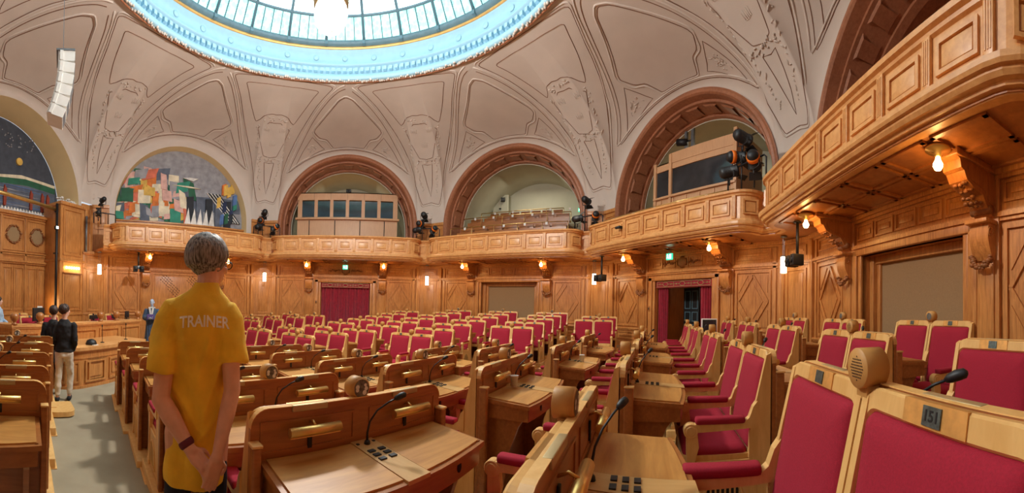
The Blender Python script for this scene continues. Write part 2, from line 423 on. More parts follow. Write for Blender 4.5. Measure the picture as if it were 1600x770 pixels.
# ---- west wall behind the rostrum: recessed panelling with wreaths, side blocks
def west_wall():
    rz = math.radians(180) - PI / 2; mb = MB(); yb = 10.9; zb = -.75
    mb.box(-2.3, 2.3, yb, yb + .1, zb, 4.85)
    for z, h, d in ((.76, .08, .06), (2.78, .06, .08), (2.84, .08, .14), (3.12, .06, .06), (3.2, .05, .1), (4.62, .06, .06), (4.68, .1, .14)): mb.box(-2.3, 2.3, yb - d, yb, z, z + h)
    for i, x in enumerate((-1.75, -.58, .58, 1.75)):
        panel_frame(mb, x - .52, x + .52, 3.3, 4.56, yb, .05, .04, inner=False)
        panel_frame(mb, x - .52, x - .02, .95, 2.66, yb, .05, .035); panel_frame(mb, x + .02, x + .52, .95, 2.66, yb, .05, .035)
        panel_frame(mb, x - .52, x + .52, 2.92, 3.1, yb, .03, .03)
    for x in (-1.165, 0, 1.165): mb.box(x - .05, x + .05, yb - .06, yb, .84, 4.62, 0, .01)
    for sx in (-1, 1):                                       # projecting blocks beside the recess
        mb.box(sx * 2.2, sx * 3.55, 9.95, 11.0, zb, 5.28); mb.box(sx * 2.16, sx * 3.6, 9.88, 11, 5.2, 5.34, 0, .02); mb.box(sx * 2.18, sx * 3.58, 9.9, 11, 2.94, 3.06, 0, .02); mb.box(sx * 2.18, sx * 3.58, 9.9, 11, .76, .84, 0, .01)
        panel_frame(mb, *sorted((sx * 2.34, sx * 3.4)), 3.2, 5.08, 9.95, .06, .04); panel_frame(mb, *sorted((sx * 2.34, sx * 3.4)), .95, 2.5, 9.95, .06, .04)
        mb.box(sx * 3.5, sx * 4.3, R0 + .02, R0 + .12, zb, 5.5); mb.box(sx * 3.6, sx * 3.75, 9.93, R0 + .05, .3, 5.3, 0, .02); mb.box(sx * 3.9, sx * 4.1, 9.95, R0 + .05, .3, 5.3, 0, .02)
        mb.box(sx * 3.5, sx * 4.2, 9.93, R0 + .05, 2.94, 3.04, 0)
    w = struct(mb, 'wall_west', [M['wall']], rz=rz)
    for x in (-1.75, -.58, .58, 1.75):
        g = MB(); rnd = random.Random(5)
        for k in range(44):
            a = 2 * PI * k / 44; clump(g, (x + .34 * cos(a), yb - .03, 3.93 + .34 * sin(a)), (.03, .015, .03), 1, .045, 0, rnd)
        g.obj('carved_wreath', M['carve'], w)
        MB().prism([(x + .30 * cos(2 * PI * k / 32), 3.93 + .30 * sin(2 * PI * k / 32)) for k in range(32)], yb - .015, yb, 'y').obj('wreath_field', M['panel'], w)
    return w
WOBJ['west'] = west_wall()

# ---- upper walls: wooden pier blocks, arch bands, galleries behind the arches
def arc(r, n=40, a0=0.0, a1=PI, zc=AZ): return [(r * cos(a0 + (a1 - a0) * k / n), zc + r * sin(a0 + (a1 - a0) * k / n)) for k in range(n + 1)]
def strip(mb, A, ya, B, yb, mi=0, smooth=True):
    n = len(A); mb.add([(p[0], ya, p[1]) for p in A] + [(p[0], yb, p[1]) for p in B], [(i, i + 1, n + i + 1, n + i) for i in range(n - 1)], mi, smooth)
def jamb(A, z0): return [(A[0][0], z0)] + A + [(A[-1][0], z0)]
def upper_wall(nm, wa):
    rz = math.radians(wa) - PI / 2; mb = MB()
    for sx in (-1, 1):
        if nm != 'west':
            mb.box(sx * AR, sx * 4.3, R0, R0 + .12, 3.4, ZP); mb.box(sx * (AR + .0), sx * 4.2, 9.94, R0, 5.42, 5.56, 0, .012)
            panel_frame(mb, *sorted((sx * 3.52, sx * 4.06)), 4.5, 5.3, w=.05)
    tn_ = {'west': 9, 'northwest': 10, 'north': 11, 'northeast': 12, 'east': 13, 'southeast': 14, 'south': 15, 'southwest': 16}[nm]
    o = struct(mb, 'trim_%d' % tn_, [M['wall']], rz=rz)
    wood_arch = nm in ('north', 'northeast', 'east', 'southeast', 'south')
    a = MB(); z0 = 3.5
    if wood_arch:
        for (r1, r2, ya, yb) in ((AR, 3.40, 9.93, 9.93), (3.40, 3.34, 9.93, 9.90), (3.34, 3.26, 9.90, 9.90), (3.26, 3.22, 9.90, 9.96), (3.22, 3.20, 9.96, 10.25), (3.20, 3.12, 10.25, 10.25), (3.12, 3.08, 10.25, 11.0), (3.08, 3.0, 11.0, 11.0), (3.0, 2.98, 11.0, 11.2)):
            strip(a, jamb(arc(r1), z0), ya, jamb(arc(r2), z0), yb, 0)
        strip(a, jamb(arc(AR), z0), R0 + .1, jamb(arc(AR), z0), 9.93, 0)
        for k in range(13):                                  # coffers on the soffit of the arch
            t0, t1 = PI * (k + .12) / 13, PI * (k + .88) / 13
            for (ra, y0, y1, w_) in ((3.07, 10.34, 10.92, .0),):
                P0, P1 = arc(3.095, 4, t0, t1), arc(3.05, 4, t0 + .03, t1 - .03)
                strip(a, P0, y0, P1, y0 + .05, 0, False); strip(a, P1, y0 + .05, P1, y1 - .05, 0, False); strip(a, P1, y1 - .05, P0, y1, 0, False)
    elif nm == 'west':
        strip(a, arc(AR), R0, arc(3.3), 10.05, 1); strip(a, arc(3.3), 10.05, arc(3.2), 11.25, 0)
    else:
        strip(a, jamb(arc(AR), z0), R0, jamb(arc(3.18), z0), 10.05, 1); strip(a, jamb(arc(3.18), z0), 10.05, jamb(arc(3.12), z0), 10.5, 0)
    if nm == 'northwest':
        b = MB(); b.box(-3.2, 3.2, 10.30, 10.42, 3.5, 5.0); b.box(-3.2, 3.2, 10.24, 10.44, 4.96, 5.04, 0, .012); b.box(-3.2, 3.2, 10.26, 10.32, 4.5, 4.55)
        for i in range(9): panel_frame(b, -3.1 + .69 * i, -3.1 + .69 * i + .6, 4.6, 4.9, 10.30, .035, .03)
        b.obj('arch_wainscot', M['wall'], o)
    a.obj('arch_lining', [M['arch'] if wood_arch else M['reveal'], M['plaster']], o)
    if wood_arch and nm != 'southeast':                                            # gallery room: barrel vault and end wall
        g = MB(); r = 3.25; ye = 14.6
        A = [(r, 3.4)] + arc(r, 32) + [(-r, 3.4)]
        strip(g, A, 11.1, A, ye, 0); g.prism(A, ye, ye + .1, 'y', 0)
        strip(g, jamb(arc(3.25), 3.4), 11.15, jamb(arc(2.95), 3.4), 11.15, 0)
        g.box(-2.9, 2.9, ye - .03, ye, 5.55, 5.6, 0)
        g.obj('gallery_vault', M['back'], o)
        MB().box(-3.5, 3.5, 9.9, ye, 3.46, 3.56).obj('gallery_floor', M['carpet'], o)
    elif nm == 'southeast':
        g = MB(); A = [(3.1, 3.4)] + arc(3.1, 32) + [(-3.1, 3.4)]
        strip(g, A, 11.1, A, 11.6, 0); g.prism(A, 11.6, 11.7, 'y', 0)
        for x in (-2.2, -1.1, 0, 1.1, 2.2): g.box(x - .02, x + .02, 11.55, 11.6, 3.5, 8.3, 0)
        for z in (4.6, 5.7, 6.8): g.box(-3.1, 3.1, 11.57, 11.6, z, z + .03, 0)
        g.obj('gallery_panelling', M['arch'], o); MB().box(-3.5, 3.5, 9.9, 11.6, 3.46, 3.56).obj('gallery_floor', M['carpet'], o)
    return o
UP = {nm: upper_wall(nm, wa) for nm, wa in WALLS.items()}

# ---- ceiling: vaulted plaster between the eight arches and the round skylight
def domep(th, t, off=0.0):
    def q(th, t):
        w = round((th - 90) / 45) * 45 + 90; d = math.radians(th - w); u = R0 * math.tan(d); rs = R0 / cos(d)
        za = AZ + math.sqrt(max(AR * AR - u * u, 0)) if abs(u) < AR else ZP
        zs = max(za, ZP); r = rs + (RR - rs) * (1 - cos(t * PI / 2)); z = zs + (ZR - zs) * sin(t * PI / 2); a = math.radians(th)
        return Vector((r * cos(a), r * sin(a), z))
    p = q(th, t)
    if off:
        e = .02; t0 = min(max(t, e), 1 - e); n = (q(th + .3, t0) - q(th - .3, t0)).cross(q(th, t0 + e) - q(th, t0 - e))
        if n.length > 1e-9:
            n.normalize()
            if n.dot(Vector((0, 0, 4)) - p) < 0: n = -n
            p = p + n * off
    return p
def ceiling():
    mb = MB(); ths = []
    for k in range(8):
        w = 45 * k
        us = [-HS, -3.9, -3.6] + [AR * sin(-PI / 2 + PI * i / 30) for i in range(31)] + [3.6, 3.9]
        ths += [w + math.degrees(math.atan2(u, R0)) for u in us]
    n = len(ths); nt = 22
    ts = [(j / nt) ** 1.15 for j in range(nt + 1)]
    vs = [domep(th, t) for t in ts for th in ths]; fs = [(j * n + i, j * n + (i + 1) % n, (j + 1) * n + (i + 1) % n, (j + 1) * n + i) for j in range(nt) for i in range(n)]
    mb.add(vs, fs, 0, True); return mb
CEIL = struct(ceiling(), 'ceiling', M['plaster'])
def mirror(P): return P + [(-a, t) for a, t in reversed(P) if abs(a) > 1e-6]
def dense(P, closed=True, step=1.2):
    o = []; n = len(P)
    for i in range(n if closed else n - 1):
        a, b = P[i], P[(i + 1) % n]; m = max(1, int(max(abs(a[0] - b[0]) / step, abs(a[1] - b[1]) / .05)))
        o += [(a[0] + (b[0] - a[0]) * k / m, a[1] + (b[1] - a[1]) * k / m) for k in range(m)]
    return o if closed else o + [P[-1]]
PIER_IN = mirror([(0, .752), (1.5, .752), (3.6, .735), (4.8, .684), (5.9, .652), (8.7, .756), (11.2, .85), (13.2, .905), (6, .925), (0, .932)])
PIER_OUT = mirror([(0, .170), (1.2, .155), (2.4, .142), (4.2, .336), (7.9, .552), (12.2, .772), (15.5, .87), (18.6, .942), (9, .968), (0, .978)])
SHIELD = mirror([(0, .700), (1.8, .697), (4.8, .628), (3.2, .55), (1.9, .478), (0, .474)])
TRI = mirror([(0, .436), (1.4, .436), (.7, .30), (0, .215)])
LAN = mirror([(0, .925), (2.4, .905), (5.5, .844), (8.5, .745), (11.3, .61), (14.9, .33), (17.7, .17)])
CEN = mirror([(0, .856), (2.5, .825), (6.5, .69), (10.3, .54), (8.2, .44), (6.1, .40), (4.9, .30), (4.3, .236), (0, .236)])
SIDE = [(6.8, .252), (8.8, .388), (10.5, .476), (12.8, .344), (14.7, .208), (10.8, .212)]
def chaikin(P, c, closed=True, it=2):
    for _ in range(it):
        o = []; n = len(P)
        for i in range(n if closed else n - 1):
            a, b = P[i], P[(i + 1) % n]; o += [(a[0] + (b[0] - a[0]) * c, a[1] + (b[1] - a[1]) * c), (b[0] + (a[0] - b[0]) * c, b[1] + (a[1] - b[1]) * c)]
        P = o if closed else [P[0]] + o[1:-1] + [P[-1]]
    return P
PIER_OUT = chaikin(PIER_OUT, .18); LAN = chaikin(LAN, .22, False, 3); PIER_IN = chaikin(PIER_IN, .14); CEN = chaikin(CEN, .14); SHIELD = chaikin(SHIELD, .06)
def ceil_lines():
    mb = MB(); pl = MB(); rl = MB(); rnd = random.Random(11)
    for k in range(8):
        pa, ba = 22.5 + 45 * k, 45 * k
        for base, L in ((pa, PIER_IN), (pa, PIER_OUT), (pa, SHIELD), (pa, TRI), (ba, CEN)):
            mb.tube([domep(base + a, t, .004) for a, t in dense(L)], .013, 4, 0, True)
        mb.tube([domep(ba + a, t, .004) for a, t in dense(LAN, False)], .013, 4, 0)
        for sx in (-1, 1): mb.tube([domep(ba + sx * a, t, .004) for a, t in dense(SIDE)], .012, 4, 0, True)
        for base, L in ((pa, PIER_OUT), (ba, CEN)):          # broad plaster rolls beside the lines
            pl.tube([domep(base + a * 1.06, t + (.012 if t > .5 else -.012), .0) for a, t in dense(L)], .03, 5, 0, True)
        pl.tube([domep(ba + a * 1.04, min(.99, t + .03), .0) for a, t in dense(LAN, False)], .03, 5, 0)
        for cx, ct in ((-2.6, .652), (2.2, .652), (-.2, .565)):          # three small crowns in relief
            for i in range(5):
                a = cx + (i - 2) * .36
                rl.tube([domep(pa + a, ct - .012, .006), domep(pa + a + (i - 2) * .08, ct + .012 + .006 * (i % 2), .012)], .009, 5)
            rl.tube([domep(pa + cx + j * .26, ct - .012, .008) for j in range(-3, 4)], .009, 5)
        for sx in (-1, 1):                                    # garlands along the cartouche
            for i in range(26):
                t = .24 + .40 * i / 25; a = sx * (1.7 + 3.6 * ((t - .2) / .45) ** 1.3 + rnd.uniform(-.35, .35))
                p = domep(pa + a, t + rnd.uniform(-.008, .008), .01); q = domep(pa + a + rnd.uniform(-.5, .5), t + rnd.uniform(.0, .02), .03)
                rl.tube([p, (p + q) / 2 + Vector((0, 0, .02)), q], [.012, .03, .008], 5)
        for i in range(18):
            a, t = rnd.uniform(-3, 3), rnd.uniform(.44, .475); p = domep(pa + a, t, .01)
            rl.tube([p, domep(pa + a + rnd.uniform(-.6, .6), t + rnd.uniform(-.015, .015), .03)], [.035, .01], 5)
        for i in range(14):
            a, t = rnd.uniform(-3.6, 3.6), rnd.uniform(.705, .735); p = domep(pa + a, t, .01)
            rl.tube([p, domep(pa + a + rnd.uniform(-.7, .7), t + rnd.uniform(-.012, .012), .025)], [.03, .01], 5)
        for sx in (-1, 1):                                    # leaf relief in the small side fields
            for i in range(24):
                w_ = [rnd.random() for _ in range(3)]; sw = sum(w_); V3 = ((8.2, .27), (10.5, .43), (13.2, .24))
                a = sum(v[0] * q for v, q in zip(V3, w_)) / sw; t = sum(v[1] * q for v, q in zip(V3, w_)) / sw
                rl.tube([domep(ba + sx * a, t, .006), domep(ba + sx * a + rnd.uniform(-.7, .7), t + rnd.uniform(-.02, .03), .018)], [.02, .008], 5)
        rl.lathe([(0, .03), (.05, .025), (.1, .03), (.13, 0)], 12, 0, Matrix.Translation(domep(pa, .06)) @ (Vector((0, 0, 1)).rotation_difference(domep(pa, .06, 1) - domep(pa, .06))).to_matrix().to_4x4())
    mb.obj('panel_lines', M['line'], CEIL); pl.obj('plaster_rolls', M['plaster'], CEIL); rl.obj('stucco_relief', M['relief'], CEIL)
ceil_lines()

# ---- oculus ring and skylight
def oculus():
    mb = MB(); S = 128
    mb.lathe([(5.34, 9.40), (5.22, 9.27), (5.10, 9.26), (5.06, 9.33), (5.10, 9.42), (5.16, 9.46), (5.16, 9.50), (5.24, 9.56), (5.24, 9.70), (5.16, 9.76), (5.10, 9.78), (5.10, 9.82), (5.15, 9.86), (5.15, 10.20), (5.10, 10.24), (5.08, 10.30)], S, 0, caps=False)
    for k in range(160):                                      # dentil blocks in the cove
        a = 2 * PI * k / 160; mb.box(5.10, 5.25, -.055, .055, 9.57, 9.69, 0, 0, Matrix.Rotation(a, 4, 'Z'))
    for k in range(32):                                       # small rosettes on the plain band
        a = 2 * PI * k / 32; mb.lathe([(0, -.03), (.03, -.035), (.06, -.015), (.09, -.02), (.10, 0)], 10, 0, Matrix.Rotation(a, 4, 'Z') @ Matrix.Translation((5.14, 0, 10.03)) @ Matrix.Rotation(PI / 2, 4, 'Y'))
    o = struct(mb, 'trim_17', M['ringp'])
    g = MB(); rnd = random.Random(2)
    for k in range(420):
        a = 2 * PI * k / 420; r = 5.15 + rnd.uniform(-.05, .06)
        bm = bmesh.new(); bmesh.ops.create_icosphere(bm, subdivisions=1, radius=.04 * rnd.uniform(.8, 1.3))
        for v in bm.verts: v.co += Vector((r * cos(a), r * sin(a), 9.255 + rnd.uniform(-.02, .02)))
        g.bm(bm)
    g.obj('leaf_garland', M['relief'], o)
    gd = MB(); gd.lathe([(5.08, 10.30), (5.04, 10.32), (5.04, 10.37), (5.07, 10.40)], S, 0, caps=False)
    gd.tube([(5.25 * cos(2 * PI * k / 96), 5.25 * sin(2 * PI * k / 96), 9.275) for k in range(96)], .035, 6, 1, True)
    gd.obj('gilt_band', [M['gold'], M['arch']], o)
    P = [(5.06, 10.40), (5.04, 10.50)]
    prof = [(4.46, 10.98), (3.6, 11.45), (2.6, 11.8), (1.4, 12.0), (.05, 12.05)]
    mb = MB(); mb.lathe(prof, 96, 0, caps=False)
    w = struct(mb, 'window_1', M['pane'])
    MB().lathe([(4.98, 10.52), (4.46, 10.98)], 96, 0, caps=False).obj('teal_glass', M['teal'], w)
    ld = MB(); ld.lathe([(5.08, 10.40), (4.98, 10.44), (4.93, 10.52), (5.02, 10.56)], 96, 0, caps=False)
    ld.tube([(4.46 * cos(2 * PI * k / 96), 4.46 * sin(2 * PI * k / 96), 10.97) for k in range(96)], .045, 6, 0, True)
    for r, z in ((2.6, 11.78),): ld.tube([(r * cos(2 * PI * k / 64), r * sin(2 * PI * k / 64), z) for k in range(64)], .04, 6, 0, True)
    for k in range(24):
        a = 2 * PI * (k + .5) / 24; c_, s_ = cos(a), sin(a)
        ld.tube([(r * c_, r * s_, z - .02) for r, z in [(4.97, 10.5)] + prof[:4]], .05, 5)
        ld.box(4.90, 5.05, -.05, .05, 10.38, 10.58, 0, 0, Matrix.Rotation(a, 4, 'Z'))
        for q in range(1, 4):
            b = a + 2 * PI / 24 * q / 4; ld.tube([(4.96 * cos(b), 4.96 * sin(b), 10.51), (4.48 * cos(b), 4.48 * sin(b), 10.94)], .02, 4)
    ld.obj('glazing_bars', M['lead'], w)
oculus()

# ---- balconies
def bal_path():
    P = [(-3.73, 9.0), (-3.36, 9.0)]
    P += [(-2.86 - .5 * cos(a), 9.0 - .5 * sin(a)) for a in [PI / 2 * k / 6 for k in range(7)]]
    Q = [(-x, y) for x, y in reversed(P)]
    return P + Q
def offset(P, d):
    o = []
    for i, p in enumerate(P):
        a, b = Vector(P[max(i - 1, 0)]), Vector(P[min(i + 1, len(P) - 1)]); t = (b - a).normalized(); n = Vector((t.y, -t.x))     # towards the room
        if i in (0, len(P) - 1): n = Vector((0, -1))
        o.append((p[0] + n.x * d, p[1] + n.y * d))
    return o
BP = bal_path()
def balcony(nm, wa, label):
    rz = math.radians(wa) - PI / 2; a = math.radians(wa)
    root = thing('balcony', label, 'balcony', (R0 * cos(a), R0 * sin(a), 3.45), rz)
    def fin(mb, name, mats): 
        mb.v = [(x, y - R0, z - 3.45) for x, y, z in mb.v]; return mb.obj(name, mats, root)
    mb = MB()
    prof = [(-.30, 3.46), (-.04, 3.44), (-.02, 3.48), (.03, 3.485), (.04, 3.52), (.10, 3.53), (.13, 3.57), (.13, 3.60), (.17, 3.605), (.19, 3.64), (.19, 3.70), (.15, 3.715), (.10, 3.73), (.085, 3.76), (.03, 3.77), (.02, 3.80), (.0, 3.81), (.0, 4.36), (.04, 4.38), (.05, 4.42), (.10, 4.44), (.11, 4.50), (-.10, 4.50), (-.10, 4.44), (-.07, 4.42), (-.07, 3.56)]
    rings = [[(x, y, z) for x, y in offset(BP, d)] for d, z in prof]; n = len(BP)
    mb.add([p for r in rings for p in r], [(j * n + i, j * n + i + 1, (j + 1) * n + i + 1, (j + 1) * n + i) for j in range(len(prof) - 1) for i in range(n - 1)], 0, False)
    fin(mb, 'parapet', M['par'])
    mb = MB(); y = 8.5; n7 = 7; W_ = 5.66 / n7
    for i in range(n7):
        x0 = -2.83 + W_ * i
        mb.frame(x0 + .13, x0 + W_ - .13, 3.90, 4.28, .05, y - .035, y); mb.box(x0 + .20, x0 + W_ - .20, y - .02, y, 3.97, 4.21, 0, .012)
    for i in range(n7 + 1):
        x0 = -2.83 + W_ * i; mb.box(x0 - .06, x0 + .06, y - .05, y, 3.80, 4.38, 0, .01)
        for q in (-.03, 0, .03): mb.box(x0 + q - .008, x0 + q + .008, y - .058, y - .05, 3.86, 4.34)
    for sx in (-1, 1):
        Tm = Matrix.Translation((sx * 2.86, 9.0, 0)) @ Matrix.Rotation(sx * PI / 4, 4, 'Z')
        m2 = MB(); m2.frame(-.20, .20, 3.90, 4.28, .045, -.535, -.49); m2.box(-.13, .13, -.52, -.49, 3.97, 4.21)
        mb.add([Tm @ Vector(v) for v in m2.v], m2.f, 0)
        mb.frame(*sorted((sx * 3.42, sx * 3.66)), 3.92, 4.26, .03, 8.975, 9.0)
    fin(mb, 'parapet_panels', M['par'])
    mb = MB(); I = offset(BP, -.02)
    poly = I + [(4.16, 10.0), (-4.16, 10.0)]
    mb.prism(poly, 3.45, 3.50, 'z', 0)
    mb.prism(offset(BP, -.05) + [(4.16, 10.0), (-4.16, 10.0)], 3.50, 3.57, 'z', 0)
    for i in range(6):                                         # coffers of the soffit
        x0 = -2.7 + .9 * i
        for ya, yb in ((8.68, 9.25), (9.3, 9.86)):
            for (a0, a1, b0, b1) in ((x0 + .05, x0 + .85, ya, ya + .06), (x0 + .05, x0 + .85, yb - .06, yb), (x0 + .05, x0 + .11, ya, yb), (x0 + .79, x0 + .85, ya, yb)): mb.box(a0, a1, b0, b1, 3.42, 3.45)
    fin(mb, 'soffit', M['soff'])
    return root
BAL = {}
for nm, lab in (('northwest', 'oak balcony under the arch with the colourful block painting'), ('north', 'oak balcony below the interpreters booth, above the curtained doorway'),
                ('northeast', 'oak balcony in front of the tiered gallery seats'), ('east', 'oak balcony below the glazed control booth, above the open doorway'),
                ('southeast', 'large oak balcony with fluted pilasters closest overhead')):
    BAL[nm] = balcony(nm, WALLS[nm], lab)
# ------------------------------------------------------------------ fittings on walls, balconies and in galleries
def WP(nm, X, Y, z=0.0):
    a = math.radians(WALLS[nm]); n = Vector((cos(a), sin(a), 0)); r = Vector((n.y, -n.x, 0))
    return n * (R0 + Y) + r * X + Vector((0, 0, z))
def WR(nm): return math.radians(WALLS[nm]) - PI / 2
def rel(o, mb, dy=R0): mb.v = [(x, y - dy, z) for x, y, z in mb.v]; return mb

# ---- doorways
def curtain_mesh(x0, x1, z0, z1, y, folds, amp=.05):
    mb = MB(); n = folds * 8
    fn = lambda u, v: (x0 + (x1 - x0) * u, y + amp * sin(u * folds * 2 * PI) * (.55 + .45 * (1 - v)) + .015 * sin(u * 37 + v * 3), z0 + (z1 - z0) * v)
    mb.grid(fn, n, 8, 0, True); fn2 = lambda u, v: (fn(u, v)[0], fn(u, v)[1] + .012, fn(u, v)[2]); mb.grid(fn2, n, 8, 0, True); return mb
def pelmet(nm, label):
    t = thing('door_pelmet', label, 'pelmet', WP(nm, 0, .03, 2.27), WR(nm))
    MB().box(-1.18, 1.18, -.02, .02, 0, .25, 0, .006).obj('pelmet_board', M['curtain'], t)
    p = MB()
    for x0 in (-1.12, -.38, .36):
        p.frame(x0, x0 + .76, .03, .22, .014, -.035, -.02)
        p.tube([(x0 + .38 + .11 * cos(a), -.03, .125 + .07 * sin(a)) for a in [2 * PI * k / 16 for k in range(16)]], .011, 5, 0, True)
        for sx in (-1, 1): p.bar2((x0 + .38 + sx * .11, .125), (x0 + .38 + sx * .36, .125), .014, -.035, -.02)
        for q in (-.25, .25): p.prism([(x0 + .38 + q - .05, .125), (x0 + .38 + q, .155), (x0 + .38 + q + .05, .125), (x0 + .38 + q, .095)], -.035, -.02)
    p.obj('pelmet_strapwork', M['pale'], t)
pelmet('north', 'crimson pelmet with pale strapwork over the closed curtain'); pelmet('east', 'crimson pelmet with pale strapwork over the open doorway')
def curtain(nm, x0, x1, folds, label, z1=2.29):
    mb = curtain_mesh(x0, x1, 0.02, z1 - .22, .12, folds); xc = (x0 + x1) / 2
    mb.v = [(x - xc, y, z) for x, y, z in mb.v]
    tag(mb.obj('curtain', M['curtain'], None, WP(nm, xc, 0, .2), WR(nm)), label, 'curtain')
curtain('north', -1.17, 0.01, 9, 'left half of the closed crimson curtain in the far doorway'); curtain('north', 0.0, 1.17, 9, 'right half of the closed crimson curtain in the far doorway')
curtain('east', -1.17, -.72, 5, 'crimson curtain drawn to the left of the open doorway'); curtain('east', .66, 1.17, 5, 'crimson curtain drawn to the right of the open doorway')
def doorway_back():
    for nm, dark in (('north', 0), ('east', 1)):
        mb = MB(); mb.box(-1.3, 1.3, .5, .6, .1, 2.6)
        if dark:
            mb = MB(); mb.box(-1.3, -1.2, .1, 2.6, .1, 2.6); mb.box(1.2, 1.3, .1, 2.6, .1, 2.6); mb.box(-1.3, 1.3, 2.5, 2.6, .1, 2.6); mb.box(-1.3, 1.3, .0, 2.6, .05, .12); mb.box(-1.3, 1.3, 0, 2.6, 2.58, 2.66); mb.box(-1.3, 1.3, 2.5, 2.6, .1, 2.6)
            for i in range(4): panel_frame(mb, -1.2 + .6 * i + .04, -1.2 + .6 * i + .56, .3, 2.4, 2.5, .05, .03)
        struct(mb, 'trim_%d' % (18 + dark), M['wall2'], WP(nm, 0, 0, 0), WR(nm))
    t = struct(MB().box(-.02, .72, 0, .05, 0.02, 2.2, 0, .01), 'door_2', M['blackp'], WP('east', -.70, 1.0, .12), WR('east') - .1)
    mb = MB()
    for z0, z1 in ((.15, .9), (1.0, 1.35), (1.45, 2.1)):
        for x0 in (.05, .40): mb.frame(x0, x0 + .28, z0, z1, .03, -.02, 0)
    mb.obj('door_panels', M['lead'], t)
    MB().tube([(.08, -.05, 1.0), (.08, -.06, 1.05), (.16, -.06, 1.05)], .012, 6).obj('door_handle', M['brass'], t)
    lamp('corridor_lamp', 'POINT', WP('east', .6, 1.7, 2.3), 6, (1, .8, .6), .1)
doorway_back()
def wall_switch(nm, x, z, label):
    t = thing('wall_switch', label, 'switch', WP(nm, x, -.075, z), WR(nm)); MB().box(-.05, .05, -.03, 0, -.09, .09, 0, .01).obj('switch_plate', M['wall2'], t); MB().box(-.02, .02, -.045, -.03, -.04, .04, 0, .005).obj('switch_button', M['black'], t)
wall_switch('north', -1.4, 1.55, 'small dark switch left of the closed crimson curtain'); wall_switch('east', -1.42, 1.55, 'small wooden wall box left of the open doorway')

# ---- exit signs
def exit_sign(loc, rz, label, s=1.0):
    t = thing('exit_sign', label, 'exit sign', loc, rz)
    MB().box(-.17 * s, .17 * s, -.03, .03, -.16 * s, .12 * s, 0, .01).obj('sign_housing', M['exit'], t)
    g = MB(); y = -.034
    g.prism([(.02 * s, -.12 * s), (.13 * s, -.12 * s), (.13 * s, .08 * s), (.02 * s, .08 * s)], y, -.03, 'y')
    g.prism([(-.08 * s + .022 * s * cos(a), .065 * s + .022 * s * sin(a)) for a in [2 * PI * k / 12 for k in range(12)]], y, -.03)
    for p, q, w in (((-.085, .04), (-.07, -.03), .035), ((-.075, -.03), (-.03, -.07), .022), ((-.03, -.07), (-.04, -.12), .02), ((-.075, -.03), (-.11, -.08), .022), ((-.11, -.08), (-.14, -.08), .02), ((-.085, .03), (-.03, .0), .016), ((-.085, .03), (-.13, .0), .016)):
        g.bar2((p[0] * s, p[1] * s), (q[0] * s, q[1] * s), w * s, y, -.03)
    g.obj('running_figure', M['exitw'], t)
    m = MB(); m.tube([(0, 0, .12 * s), (0, 0, .22 * s)], .012, 6); m.lathe([(.06, .2 * s), (.06, .23 * s)], 12); m.obj('sign_bracket', M['grey'], t)
exit_sign(WP('north', 0, -.6, 3.22), WR('north'), 'green exit sign above the closed crimson curtain', .72)
exit_sign(WP('east', -.06, -.6, 3.22), WR('east'), 'green exit sign above the open doorway', .72)
exit_sign(WP('northeast', 2.35, 4.3, 6.9), WR('northeast'), 'tiny green exit sign in the tiered seat gallery', .7)
def carved_plaque(nm):
    mb = MB(); mb.lathe([(0, .05), (.10, .05), (.16, .03), (.2, 0)], 20, 0, Matrix.Translation((0, 9.98, 3.1)) @ Matrix.Rotation(PI / 2, 4, 'X'))
    for sx in (-1, 1):
        for i in range(8): clump(mb, (sx * (.28 + .07 * i), 9.97, 3.1 + .03 * sin(i * 1.7)), (.02, .01, .04 - .003 * i), 3, .035)
    mb.obj('carved_plaque', M['carve'], WOBJ[nm])
carved_plaque('east'); carved_plaque('north')

# ---- bare bulbs under the balconies and pendant tubes in the corners
n_ = 0
BLAB = {'northwest': 'under the balcony below the block painting', 'north': 'beside the closed crimson curtain', 'northeast': 'beside the beige screen below the tiered gallery', 'east': 'beside the open doorway', 'southeast': 'under the large balcony closest overhead'}
bulb0 = None
def make_bulb(loc, label):
    t = thing('ceiling_bulb', label, 'lamp', loc)
    MB().lathe([(.16, .0), (.16, -.03), (.05, -.045), (.045, -.10), (0, -.10)], 20).obj('ceiling_plate', M['brass'], t)
    MB().lathe([(0, -.10), (.03, -.11), (.035, -.14), (.062, -.19), (.062, -.22), (.04, -.26), (0, -.275)], 16).obj('bulb', M['bulb'], t)
    return t
for nm in BLAB:
    for X, side in ((-1.77, 'left'), (1.77, 'right')):
        loc = WP(nm, X, -1.05 if nm != 'southeast' else -1.08, 3.42); lab = 'bare glowing bulb, %s one %s' % (side, BLAB[nm])
        if bulb0 is None: bulb0 = make_bulb(loc, lab)
        else: dup(bulb0, loc, 0, lab)
        lamp('bulb_light', 'POINT', loc + Vector((0, 0, -.33)), BULB_W, (1.0, .50, .13), .07)
pend0 = None
PLAB = {22.5: 'between the tiered gallery corner and the open doorway', -22.5: 'right of the open doorway', 67.5: 'right of the closed crimson curtain', 112.5: 'left of the closed crimson curtain', 157.5: 'beside the rostrum corner pier'}
